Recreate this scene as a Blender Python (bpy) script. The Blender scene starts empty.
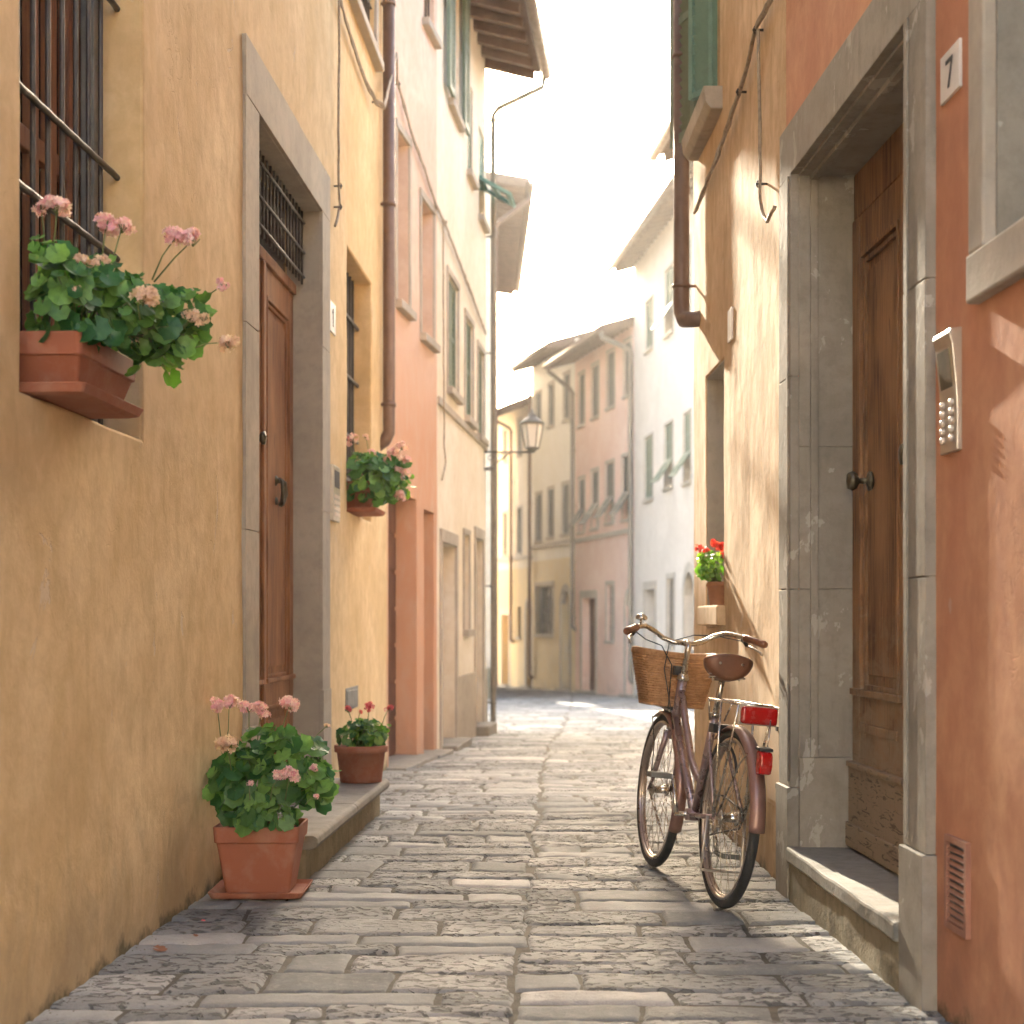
import bpy, bmesh, math, random
from mathutils import Vector, Matrix, noise, Quaternion
random.seed(7)
sc = bpy.context.scene
COL = sc.collection
CAMZ, F, CX, HY = 1.1, 1600.0, 512.0, 620.0

def gz(y):
    """height of the street at distance y: it drops gently away from the camera"""
    k = [(-50, 0), (10.5, 0), (14.2, -.08), (18.2, -.16), (24, -.30), (36, -.65), (46, -.85), (60, -1.05), (400, -1.05)]
    for (a, za), (b, zb) in zip(k, k[1:]):
        if y <= b:
            u = (y - a) / (b - a)
            return za + (zb - za) * u
    return k[-1][1]

def at(px, py, Y):
    return Vector(((px - CX) / F * Y, Y, CAMZ + (HY - py) / F * Y))

# ------------------------------------------------------------------ materials
MATS = {}
def _new(name):
    m = bpy.data.materials.new(name); m.use_nodes = True
    nt = m.node_tree; nt.nodes.clear()
    out = nt.nodes.new('ShaderNodeOutputMaterial'); b = nt.nodes.new('ShaderNodeBsdfPrincipled')
    nt.links.new(b.outputs[0], out.inputs[0])
    return m, nt, b, out
def _pos(nt, scale=(1, 1, 1), off=0.0):
    g = nt.nodes.new('ShaderNodeNewGeometry'); mp = nt.nodes.new('ShaderNodeMapping')
    mp.inputs['Scale'].default_value = scale; mp.inputs['Location'].default_value = (off, off * .7, off * .3)
    nt.links.new(g.outputs['Position'], mp.inputs['Vector'])
    return mp.outputs[0]
def _objc(nt, scale=(1, 1, 1)):
    g = nt.nodes.new('ShaderNodeTexCoord'); mp = nt.nodes.new('ShaderNodeMapping')
    mp.inputs['Scale'].default_value = scale
    nt.links.new(g.outputs['Object'], mp.inputs['Vector'])
    return mp.outputs[0]
def _noise(nt, vec, scale, detail=4, rough=.55, dist=0.0):
    n = nt.nodes.new('ShaderNodeTexNoise'); n.inputs['Scale'].default_value = scale
    n.inputs['Detail'].default_value = detail; n.inputs['Roughness'].default_value = rough
    n.inputs['Distortion'].default_value = dist
    nt.links.new(vec, n.inputs['Vector']); return n.outputs['Fac']
def _range(nt, fac, a, b, c=0.0, d=1.0):
    r = nt.nodes.new('ShaderNodeMapRange'); r.inputs[1].default_value = a; r.inputs[2].default_value = b
    r.inputs[3].default_value = c; r.inputs[4].default_value = d
    nt.links.new(fac, r.inputs[0]); return r.outputs[0]
def _mix(nt, fac, a, b, mode='MIX'):
    m = nt.nodes.new('ShaderNodeMix'); m.data_type = 'RGBA'; m.blend_type = mode
    if isinstance(fac, (int, float)): m.inputs[0].default_value = fac
    else: nt.links.new(fac, m.inputs[0])
    for i, v in ((6, a), (7, b)):
        if isinstance(v, tuple): m.inputs[i].default_value = (v[0], v[1], v[2], 1)
        else: nt.links.new(v, m.inputs[i])
    return m.outputs[2]
def _math(nt, op, a, b):
    m = nt.nodes.new('ShaderNodeMath'); m.operation = op
    for i, v in ((0, a), (1, b)):
        if isinstance(v, (int, float)): m.inputs[i].default_value = v
        else: nt.links.new(v, m.inputs[i])
    return m.outputs[0]
def _bump(nt, b, h, dist, strength=1.0):
    n = nt.nodes.new('ShaderNodeBump'); n.inputs['Distance'].default_value = dist
    n.inputs['Strength'].default_value = strength
    nt.links.new(h, n.inputs['Height'])
    nt.links.new(n.outputs[0], b.inputs['Normal']); return n
def _attr(nt, name='tint'):
    a = nt.nodes.new('ShaderNodeAttribute'); a.attribute_name = name
    return a.outputs['Fac']

def plaster(name, base, light, dark, off=0.0, streak=.5, stain=(.16, .12, .08), stain_h=.5, bump=.004, lower=None, lower_z=0.0, soft=.01, g0=0.0):
    if name in MATS: return MATS[name]
    m, nt, b, out = _new(name)
    p = _pos(nt, (1, 1, 1), off)
    big = _noise(nt, p, 1.1, 5, .6, .6)
    c = _mix(nt, _range(nt, big, .38, .66), base, light)
    pv = _pos(nt, (3.2, 3.2, .8 if streak > .7 else 1.3), off + 3)
    s1 = _noise(nt, pv, 2.6, 6, .62, .5)
    c = _mix(nt, _range(nt, s1, .50, .74, 0, streak), c, dark)
    pv2 = _pos(nt, (9, 9, 1.3) if streak > .7 else (6, 6, 3.0), off + 8)
    s2 = _noise(nt, pv2, 2.2, 4, .6, .3)
    c = _mix(nt, _range(nt, s2, .54, .78, 0, streak * .6), c, light)
    mot = _noise(nt, p, 9.0, 5, .7, .3)
    c = _mix(nt, _range(nt, mot, .40, .66, 0, .46), c, dark)
    # thin trickle marks
    tr = _noise(nt, _pos(nt, (12, 12, 1.5), off + 21), 1.6, 3, .5, .9)
    c = _mix(nt, _range(nt, tr, .66, .74, 0, .35 * streak), c, dark)
    vo = nt.nodes.new('ShaderNodeTexVoronoi'); vo.feature = 'DISTANCE_TO_EDGE'; vo.inputs['Scale'].default_value = 1.15
    wv = nt.nodes.new('ShaderNodeVectorMath'); wv.operation = 'ADD'
    wn_ = nt.nodes.new('ShaderNodeTexNoise'); wn_.inputs['Scale'].default_value = 3.2; wn_.inputs['Detail'].default_value = 5
    nt.links.new(p, wn_.inputs['Vector']); nt.links.new(p, wv.inputs[0]); nt.links.new(wn_.outputs['Color'], wv.inputs[1]); nt.links.new(wv.outputs[0], vo.inputs['Vector'])
    ck_ = _math(nt, 'MULTIPLY', _range(nt, vo.outputs['Distance'], 0, .006, 1, 0), _range(nt, _noise(nt, p, .9, 3, .5), .52, .60))
    c = _mix(nt, _math(nt, 'MULTIPLY', ck_, .45), c, dark)
    chip = _range(nt, _noise(nt, _pos(nt, (2.2, 2.2, 1.7), off + 60), 1.9, 7, .66, .7), .665, .675)
    c = _mix(nt, _math(nt, 'MULTIPLY', chip, .5), c, tuple(.5 * x + .22 for x in light))
    sep = nt.nodes.new('ShaderNodeSeparateXYZ'); g = nt.nodes.new('ShaderNodeNewGeometry')
    nt.links.new(g.outputs['Position'], sep.inputs[0])
    if lower is not None:
        lo = _mix(nt, _range(nt, s1, .45, .7, 0, .7), lower, dark)
        zz = _math(nt, 'ADD', sep.outputs[2], _range(nt, mot, 0, 1, -.03, .03))
        c = _mix(nt, _range(nt, zz, lower_z - soft, lower_z + soft, 1, 0), c, lo)
    if stain_h > 0:
        # rising damp: irregular blotches in the lowest part of the wall
        dn = _noise(nt, _pos(nt, (1, 1, .7), off + 40), 3.0, 6, .68, .8)
        lim = _math(nt, 'SUBTRACT', _range(nt, dn, .3, .72, g0, g0 + stain_h * 1.5), sep.outputs[2])
        c = _mix(nt, _range(nt, lim, -.1, .3, 0, .5), c, stain)
        ms = _math(nt, 'SUBTRACT', _range(nt, _noise(nt, p, 5.0, 5, .7), .3, .7, g0 - .03, g0 + .09), sep.outputs[2])
        c = _mix(nt, _range(nt, ms, -.01, .04, 0, .75), c, (.075, .075, .045))
    nt.links.new(c, b.inputs['Base Color'])
    b.inputs['Roughness'].default_value = .9
    b.inputs['Specular IOR Level'].default_value = .25
    f1 = _noise(nt, p, 55.0, 3, .6); f2 = _noise(nt, p, 7.0, 4, .6, .4); f3 = _noise(nt, pv, 6.0, 4, .6)
    h = _math(nt, 'ADD', _math(nt, 'MULTIPLY', f1, .22), _math(nt, 'ADD', _math(nt, 'MULTIPLY', f2, 1.4), _math(nt, 'MULTIPLY', f3, .25 if streak > .7 else .12)))
    h = _math(nt, 'ADD', h, _math(nt, 'MULTIPLY', _math(nt, 'ADD', chip, ck_), -.35))
    _bump(nt, b, h, bump, .8)
    MATS[name] = m; return m

def stone(name, base, light, dark, off=0.0, patch=None, bump=.003, rough=.85):
    if name in MATS: return MATS[name]
    m, nt, b, out = _new(name)
    p = _pos(nt, (1, 1, 1), off)
    n1 = _noise(nt, p, 2.2, 6, .65, .5); n2 = _noise(nt, p, 14, 5, .7)
    c = _mix(nt, _range(nt, n1, .36, .64), base, light)
    c = _mix(nt, _range(nt, n2, .48, .75, 0, .5), c, dark)
    v = _noise(nt, _pos(nt, (6, 6, .8), off + 5), 2.0, 4, .6)
    c = _mix(nt, _range(nt, v, .55, .75, 0, .45), c, dark)
    if patch:
        pn = _noise(nt, _pos(nt, (1.4, 1.4, 1), off + 14), 4.6, 5, .62, .3)
        c = _mix(nt, _range(nt, pn, .60, .615, 0, .7), c, patch)
    nt.links.new(c, b.inputs['Base Color']); b.inputs['Roughness'].default_value = rough
    b.inputs['Specular IOR Level'].default_value = .3
    f = _noise(nt, p, 70, 3, .6)
    h = _math(nt, 'ADD', _math(nt, 'MULTIPLY', f, .4), _math(nt, 'MULTIPLY', n2, 1.0))
    _bump(nt, b, h, bump, .8)
    MATS[name] = m; return m

def wood(name, base, light, dark, off=0.0, worn=None, worn_z=0.0, rough=.55, grain=1.0):
    if name in MATS: return MATS[name]
    m, nt, b, out = _new(name)
    pv = _pos(nt, (16, 16, 1.0), off)
    g1 = _noise(nt, pv, 2.2, 8, .65, 1.2); g2 = _noise(nt, _pos(nt, (60, 60, 2.2), off), 1.6, 4, .6, .5)
    big = _noise(nt, _pos(nt, (2.5, 2.5, 1.2), off + 9), 1.6, 3, .5, .3)
    c = _mix(nt, _range(nt, g1, .34, .62), dark, base)
    c = _mix(nt, _range(nt, big, .42, .70, 0, .8), c, light)
    c = _mix(nt, _range(nt, g2, .52, .74, 0, .55 * grain), c, dark)
    kn = _noise(nt, _pos(nt, (7, 7, 2.6), off + 2), 2.4, 2, .5)
    c = _mix(nt, _range(nt, kn, .70, .76, 0, .6), c, dark)
    if worn:
        sep = nt.nodes.new('ShaderNodeSeparateXYZ'); g = nt.nodes.new('ShaderNodeNewGeometry')
        nt.links.new(g.outputs['Position'], sep.inputs[0])
        wn = _noise(nt, _pos(nt, (5, 5, 9), off + 4), 1.7, 6, .7, .6)
        lim = _math(nt, 'SUBTRACT', _math(nt, 'MULTIPLY', wn, worn_z * 2), sep.outputs[2])
        c = _mix(nt, _range(nt, lim, -.25, .3, 0, .85), c, worn)
    if worn:      # splits and worm-eaten streaks along the low boards
        cr_ = _noise(nt, _pos(nt, (6, 6, 34), off + 7), 1.6, 5, .65, 1.2)
        lo_ = _range(nt, sep.outputs[2], .50, .60, 1, 0)
        c = _mix(nt, _math(nt, 'MULTIPLY', _range(nt, cr_, .55, .62, 0, .8), lo_), c, (.055, .035, .02))
    nt.links.new(c, b.inputs['Base Color']); b.inputs['Roughness'].default_value = rough; b.inputs['Specular IOR Level'].default_value = .28
    _bump(nt, b, _math(nt, 'ADD', g1, _math(nt, 'MULTIPLY', g2, .6)), .0022, .8)
    MATS[name] = m; return m

def plain(name, col, rough=.5, metal=0.0, var=.0, dark=None, bump=0.0, scale=12, spec=.5, coat=0.0):
    if name in MATS: return MATS[name]
    m, nt, b, out = _new(name)
    p = _pos(nt)
    n = _noise(nt, p, scale, 5, .65, .3)
    d = dark or tuple(x * .55 for x in col)
    c = _mix(nt, _range(nt, n, .45, .75, 0, var), col, d)
    nt.links.new(c, b.inputs['Base Color'])
    b.inputs['Metallic'].default_value = metal
    r = _range(nt, n, .3, .8, max(rough - .08, .05), min(rough + .18, 1)); nt.links.new(r, b.inputs['Roughness'])
    b.inputs['Specular IOR Level'].default_value = spec; b.inputs['Coat Weight'].default_value = coat
    if bump: _bump(nt, b, _noise(nt, p, scale * 5, 3, .6), bump, .8)
    MATS[name] = m; return m

def glass_dark(name, col=(.03, .035, .035)):
    return plain(name, col, .12, 0, .3, spec=.6)

def leafmat(name, c1, c2, trans=.25):
    if name in MATS: return MATS[name]
    m, nt, b, out = _new(name)
    t = _attr(nt)
    c = _mix(nt, t, c1, c2)
    n = _noise(nt, _pos(nt), 60, 3, .6)
    c = _mix(nt, _range(nt, n, .4, .7, 0, .3), c, tuple(x * .5 for x in c1))
    nt.links.new(c, b.inputs['Base Color']); b.inputs['Roughness'].default_value = .42
    b.inputs['Specular IOR Level'].default_value = .35
    tr = nt.nodes.new('ShaderNodeBsdfTranslucent'); mx = nt.nodes.new('ShaderNodeMixShader')
    nt.links.new(_mix(nt, 1.0, c, (1.6, 1.9, .7), 'MULTIPLY'), tr.inputs[0])
    mx.inputs[0].default_value = trans
    nt.links.new(b.outputs[0], mx.inputs[1]); nt.links.new(tr.outputs[0], mx.inputs[2]); nt.links.new(mx.outputs[0], out.inputs[0])
    MATS[name] = m; return m

def paving():
    m, nt, b, out = _new('paving_stone')
    t = _attr(nt)
    ramp = nt.nodes.new('ShaderNodeValToRGB'); nt.links.new(t, ramp.inputs[0])
    e = ramp.color_ramp.elements
    e[0].position = 0; e[0].color = (.15, .160, .163, 1)
    e[1].position = 1; e[1].color = (.47, .465, .44, 1)
    for pos, c in ((.25, (.215, .226, .226, 1)), (.5, (.275, .285, .28, 1)), (.75, (.36, .363, .35, 1))):
        k = e.new(pos); k.color = c
    c = ramp.outputs[0]
    p = _pos(nt)
    n1 = _noise(nt, p, 3.5, 6, .7, .4)
    c = _mix(nt, _range(nt, n1, .35, .7, 0, .5), c, (.17, .165, .145))
    n2 = _noise(nt, p, 26, 6, .75, .2)
    c = _mix(nt, _range(nt, n2, .5, .72, 0, .6), c, (.34, .325, .295))
    # chisel pits
    pk = _noise(nt, _pos(nt, (22, 34, 30)), 1.0, 2, .5, .9)
    amount = _range(nt, _math(nt, 'FRACT', _math(nt, 'MULTIPLY', t, 7.31), 0.0), .3, .5)
    pit = _math(nt, 'MULTIPLY', _range(nt, pk, .53, .61), amount)
    c = _mix(nt, _math(nt, 'MULTIPLY', pit, .72), c, (.07, .068, .06))
    n3 = _noise(nt, p, 160, 2, .5)
    c = _mix(nt, _range(nt, n3, .55, .7, 0, .25), c, (.08, .08, .075))
    nt.links.new(c, b.inputs['Base Color'])
    nt.links.new(_range(nt, n1, .3, .7, .68, .9), b.inputs['Roughness'])
    b.inputs['Specular IOR Level'].default_value = .32
    h = _math(nt, 'ADD', _math(nt, 'MULTIPLY', n2, .7), _math(nt, 'ADD', _math(nt, 'MULTIPLY', pit, -2.2), _math(nt, 'MULTIPLY', n3, .12)))
    _bump(nt, b, h, .006, .9)
    return m

# ------------------------------------------------------------------ mesh builder
class MB:
    def __init__(self, f=None):
        self.bm = bmesh.new(); self.f = f or (lambda p: p); self.t = self.bm.faces.layers.float.new('tint'); self.sm = []
    def v(self, p): return self.bm.verts.new(self.f(Vector(p)))
    def face(self, vs, tint=0.0, smooth=False):
        try: fc = self.bm.faces.new(vs)
        except ValueError: return None
        fc[self.t] = tint; fc.smooth = smooth; return fc
    def box(self, a0, a1, b0, b1, c0, c1, tint=0.0):
        p = [self.v((x, y, z)) for z in (c0, c1) for y in (b0, b1) for x in (a0, a1)]
        for q in ((0, 1, 3, 2), (4, 6, 7, 5), (0, 4, 5, 1), (2, 3, 7, 6), (0, 2, 6, 4), (1, 5, 7, 3)):
            self.face([p[i] for i in q], tint)
        return self
    def prism(self, poly, a0, a1, axis='s', tint=0.0, smooth=False):
        """poly of 2D points; axis 's': poly in (t,z) extruded along s; 't': poly in (s,z) extruded along t; 'z': poly (s,t)"""
        def mk(q, a):
            return {'s': (a, q[0], q[1]), 't': (q[0], a, q[1]), 'z': (q[0], q[1], a)}[axis]
        A = [self.v(mk(q, a0)) for q in poly]; B = [self.v(mk(q, a1)) for q in poly]
        n = len(poly)
        for i in range(n): self.face([A[i], A[(i + 1) % n], B[(i + 1) % n], B[i]], tint, smooth)
        self.face(A, tint); self.face(B[::-1], tint)
        return self
    def tube(self, pts, r, seg=8, closed=False, tint=0.0, ry=None):
        """swept round (or oval) section along a polyline given in local coordinates"""
        P = [self.f(Vector(p)) for p in pts]; n = len(P); rings = []
        R = r if isinstance(r, (list, tuple)) else [r] * n
        up = Vector((0, 0, 1)); prev = None
        for i in range(n):
            if closed: d = P[(i + 1) % n] - P[i - 1]
            else: d = P[min(i + 1, n - 1)] - P[max(i - 1, 0)]
            d.normalize()
            if prev is None:
                a = up if abs(d.dot(up)) < .9 else Vector((1, 0, 0))
                x = d.cross(a).normalized()
            else:
                x = (prev - d * prev.dot(d)).normalized()
            prev = x; y = d.cross(x)
            rings.append([self.bm.verts.new(P[i] + x * (math.cos(6.28319 * k / seg) * R[i]) + y * (math.sin(6.28319 * k / seg) * (ry or 1) * R[i])) for k in range(seg)])
        m = n if closed else n - 1
        for i in range(m):
            A, B = rings[i], rings[(i + 1) % n]
            if closed and i == n - 1:   # find the best twist
                best = min(range(seg), key=lambda o: sum((A[k].co - B[(k + o) % seg].co).length for k in range(seg)))
                B = [B[(k + best) % seg] for k in range(seg)]
            for k in range(seg): self.face([A[k], A[(k + 1) % seg], B[(k + 1) % seg], B[k]], tint, True)
        if not closed: self.face(rings[0][::-1], tint); self.face(rings[-1], tint)
        return self
    def lathe(self, prof, c=(0, 0, 0), seg=24, axis='z', tint=0.0):
        rings = []
        for r, h in prof:
            ring = []
            for k in range(seg):
                a = 6.28319 * k / seg; u, w = math.cos(a) * r, math.sin(a) * r
                q = {'z': (u, w, h), 'y': (u, h, w), 'x': (h, u, w)}[axis]
                ring.append(self.v((c[0] + q[0], c[1] + q[1], c[2] + q[2])))
            rings.append(ring)
        for A, B in zip(rings, rings[1:]):
            for k in range(seg): self.face([A[k], A[(k + 1) % seg], B[(k + 1) % seg], B[k]], tint, True)
        self.face(rings[0][::-1], tint); self.face(rings[-1], tint)
        return self
    def build(self, name, mat, parent=None, bevel=0.0, weld=False, normals=True, seg=2, angle=.6):
        if weld: bmesh.ops.remove_doubles(self.bm, verts=self.bm.verts, dist=1e-5)
        if normals: bmesh.ops.recalc_face_normals(self.bm, faces=self.bm.faces)
        off = Vector(parent_origin(parent))
        if off.length: bmesh.ops.translate(self.bm, verts=self.bm.verts, vec=-off)
        me = bpy.data.meshes.new(name); self.bm.to_mesh(me); self.bm.free()
        o = bpy.data.objects.new(name, me); COL.objects.link(o)
        me.materials.append(mat)
        if parent is not None: o.parent = parent
        if bevel:
            md = o.modifiers.new('bevel', 'BEVEL'); md.width = bevel; md.segments = seg; md.limit_method = 'ANGLE'; md.angle_limit = angle
            md.harden_normals = False
        return o

ORIG = {}
def parent_origin(p):
    while p is not None:
        if p.name in ORIG: return ORIG[p.name]
        p = p.parent
    return (0, 0, 0)
def tag(o, label=None, cat=None, group=None, kind=None):
    if label: o['label'] = label
    if cat: o['category'] = cat
    if group: o['group'] = group
    if kind: o['kind'] = kind
    return o
def empty(name, loc, label, cat, group=None):
    o = bpy.data.objects.new(name, None); COL.objects.link(o); o.location = loc; o.empty_display_size = .1
    ORIG[o.name] = tuple(loc)
    return tag(o, label, cat, group)

class Wall:
    """a vertical facade plane: s runs away from the camera, t towards the street, z up"""
    def __init__(self, x0, y0, x1, y1, side):
        self.p = Vector((x0, y0, 0)); d = Vector((x1 - x0, y1 - y0, 0)); self.L = d.length; self.u = d.normalized()
        self.n = Vector((self.u.y, -self.u.x, 0)) if side == 'L' else Vector((-self.u.y, self.u.x, 0))
        self.sd = 1 if side == 'L' else -1
    def loc(self, q): return self.p + self.u * q[0] + self.n * q[1] + Vector((0, 0, q[2]))
    def Y(self, px, t=0.0):
        r = (px - CX) / F; p = self.p + self.n * t
        k = self.u.x / self.u.y
        return (p.x - k * p.y) / (r - k)
    def s(self, px, t=0.0):
        Y = self.Y(px, t); return (Y - (self.p + self.n * t).y) / self.u.y
    def z(self, px, py, t=0.0): return CAMZ + (HY - py) / F * self.Y(px, t)

def lines(a, b, step):
    n = max(1, int(math.ceil((b - a) / step))); return [a + (b - a) * i / n for i in range(n + 1)]

def facade_mb(W, s0, s1, z0, z1, holes, t0=-.26, t1=0.0, step=None, amp=0.0, mb=None):
    """a wall slab with rectangular openings cut through it; holes = (s0, s1, z0, z1)"""
    def ticks(a, b, idx):
        v = sorted({round(x, 4) for x in [a, b] + [h[i] for h in holes for i in idx] if a <= x <= b})
        if not step: return v
        out = []
        for p, q in zip(v, v[1:]): out += lines(p, q, step)[:-1]
        return out + [v[-1]]
    S, Z = ticks(s0, s1, (0, 1)), ticks(z0, z1, (2, 3))
    ns, nz = len(S) - 1, len(Z) - 1
    def solid(i, j):
        if i < 0 or j < 0 or i >= ns or j >= nz: return False
        a, b = (S[i] + S[i + 1]) / 2, (Z[j] + Z[j + 1]) / 2
        return not any(h[0] < a < h[1] and h[2] < b < h[3] for h in holes)
    m = mb or MB(W.loc); V = {}
    def vert(i, j, k):
        key = (i, j, k)
        if key not in V:
            s, z, t = S[i], Z[j], (t1 if k else t0)
            ds = dz = 0
            if k and amp:
                q = W.loc((s, 0, z))
                t += amp * noise.noise(q * 1.7) + amp * .5 * noise.noise(q * 6.1)
                ds = amp * .8 * noise.noise(q * 4 + Vector((9, 0, 0))); dz = amp * .8 * noise.noise(q * 4 + Vector((0, 9, 5)))
            V[key] = m.v((s + ds, t, z + dz))
        return V[key]
    for i in range(ns):
        for j in range(nz):
            if not solid(i, j): continue
            m.face([vert(i, j, 1), vert(i + 1, j, 1), vert(i + 1, j + 1, 1), vert(i, j + 1, 1)])
            m.face([vert(i, j, 0), vert(i, j + 1, 0), vert(i + 1, j + 1, 0), vert(i + 1, j, 0)])
            for di, dj, a, b in ((-1, 0, (i, j), (i, j + 1)), (1, 0, (i + 1, j), (i + 1, j + 1)), (0, -1, (i, j), (i + 1, j)), (0, 1, (i, j + 1), (i + 1, j + 1))):
                if not solid(i + di, j + dj):
                    m.face([vert(*a, 0), vert(*b, 0), vert(*b, 1), vert(*a, 1)])
    return m

def house(name, label, W, zE, mat, holes, zb=-1.6, back=6.0, pitch=.30, over=.65, step=None, amp=0.0, tail=0.0, head=0.0, roofmat=None, bevel=.006):
    """root Empty with wall and roof; holes are cut in the street facade"""
    c = W.loc((W.L / 2, 0, 0)); root = empty(name, (c.x, c.y, gz(c.y)), label, 'house')
    m = facade_mb(W, 0, W.L, zb, zE + .06, holes, step=step, amp=amp)
    rid = zE + pitch * back / 2
    m.prism([(-.262, zb), (-.262, zE + .262 * pitch - .01), (-back / 2, rid - .01), (-back, zE - .01), (-back, zb)], .003, W.L - .003, 's')
    m.build('wall', mat, root, bevel=bevel)
    r = MB(W.loc); th = .07; a, b = -head, W.L + tail
    r.prism([(over, zE - over * pitch + .02), (-back / 2, rid + .02), (-back - .3, zE - .3 * pitch), (-back - .3, zE - .3 * pitch + th), (-back / 2, rid + th + .02), (over, zE - over * pitch + th + .02)], a, b, 's')
    n = max(2, int((b - a) / .38))
    for i in range(n + 1):                                   # rafters under the eave
        s = a + .05 + (b - a - .1) * i / n
        r.prism([(over - .06, zE - (over - .06) * pitch - .08), (-.25, zE + .25 * pitch - .09), (-.25, zE + .25 * pitch + .015), (over - .06, zE - (over - .06) * pitch + .018)], s - .035, s + .035, 's')
    n = int((b - a) / .19)
    for i in range(n + 1):                                   # tile ridges
        s = a + .06 + (b - a - .12) * i / max(n, 1)
        r.tube([(s, over + .04, zE - over * pitch + th + .02), (s, -back / 2, rid + th + .04)], .055, 6)
    ro = r.build('roof', roofmat or M['roof'], root)
    g = MB(W.loc); g.tube([(a, over + .07, zE - over * pitch - .0), (b, over + .07, zE - over * pitch - .0)], .06, 8)
    g.build('gutter', M['gutter'], ro)
    return root

def shutter_mb(f, w, h, th=.035, slats=None):
    """louvred leaf in local (a: 0..w, b: thickness, z: 0..h)"""
    m = MB(f); st = min(.06, w * .16)
    m.box(0, st, 0, th, 0, h); m.box(w - st, w, 0, th, 0, h)
    for z0, z1 in ((0, st), (h - st, h), (h * .5 - st * .4, h * .5 + st * .4)): m.box(st, w - st, .002, th - .002, z0, z1)
    n = slats or max(6, int(h / .055)); hh = (h - 2 * st) / n
    for i in range(n):
        z = st + hh * i
        if abs(z + hh / 2 - h / 2) < st * .4: continue
        m.prism([(.004, z), (.010, z), (th - .004, z + hh * .85), (th - .010, z + hh * .85)], st - .002, w - st + .002, 's')
    return m

def window(root, W, s0, s1, z0, z1, depth=.12, style='glass', shut='shutter_green', sill=True, frame_mat='frame_pale', surround=None, sill_mat='sill_stone', bars=False, ang=.6, louv=True):
    """window part: dark pane; sub-parts frame, sill, shutters, grille"""
    p = MB(W.loc); p.box(s0 - .02, s1 + .02, -depth - .10, -depth - .04, z0 - .02, z1 + .02)
    wn = p.build('window', M['glass'], root)
    w = s1 - s0; h = z1 - z0; fw = min(.05, w * .1)
    f = MB(W.loc)
    for a, b, c, d in ((s0, s0 + fw, z0, z1), (s1 - fw, s1, z0, z1), (s0 + fw, s1 - fw, z0, z0 + fw), (s0 + fw, s1 - fw, z1 - fw, z1), ((s0 + s1) / 2 - fw * .6, (s0 + s1) / 2 + fw * .6, z0 + fw, z1 - fw)):
        f.box(a, b, -depth - .038, -depth + .005, c, d)
    f.box(s0 + fw, s1 - fw, -depth - .036, -depth, z0 + h * .5 - .015, z0 + h * .5 + .015)
    f.build('frame', M[frame_mat], wn)
    if sill:
        q = MB(W.loc); q.box(s0 - .06, s1 + .06, -depth, .06, z0 - .065, z0 + .004)
        q.build('sill', M[sill_mat], wn, bevel=.008)
    if surround:
        q = MB(W.loc); k = surround
        q.box(s0 - k, s0 - .002, -.05, .014, z0 + .006, z1 + .0); q.box(s1 + .002, s1 + k, -.05, .014, z0 + .006, z1)
        q.box(s0 - k, s1 + k, -.05, .018, z1 + .002, z1 + k)
        q.build('surround', M[sill_mat], wn, bevel=.005)
    if style == 'closed' or style == 'awning':
        for i in range(2):
            a = s0 + .004 + i * w / 2
            if style == 'closed':
                shutter_mb(lambda q, a=a: W.loc((a + q[0], -.055 + q[1], z0 + .012 + q[2])), w / 2 - .008, h - .02).build('shutter', M[shut], wn)
            else:
                shutter_mb(lambda q, a=a: W.loc((a + q[0], -.055 + q[1], z0 + h * .42 + q[2])), w / 2 - .008, h * .58 - .01).build('shutter', M[shut], wn)
        if style == 'awning':
            ca, sa = math.cos(ang), math.sin(ang); hh = h * .42
            def fa(q):     # hinged at the top, pushed out at the bottom
                y = q[2] - hh
                return W.loc((s0 + .01 + q[0], -.02 + q[1] * ca - y * sa, z0 + hh + y * ca + q[1] * sa))
            shutter_mb(fa, w - .02, hh, slats=10).build('shutter', M[shut], wn)
    if style == 'open':
        for sg in (-1, 1):
            e = s0 - w / 2 - .01 if sg < 0 else s1 + .01
            shutter_mb(lambda q, e=e: W.loc((e + q[0], .03 + q[1], z0 + q[2])), w / 2, h).build('shutter', M[shut], wn)
    if bars:
        g = MB(W.loc); n = max(3, int(w / .12))
        for i in range(1, n): g.tube([(s0 + w * i / n, -.03, z0), (s0 + w * i / n, -.03, z1)], .009, 6)
        for i in range(1, max(3, int(h / .3))):
            z = z0 + h * i / max(3, int(h / .3)); g.tube([(s0, -.03, z), (s1, -.03, z)], .008, 6)
        g.build('grille', M['iron'], wn)
    return wn

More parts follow.
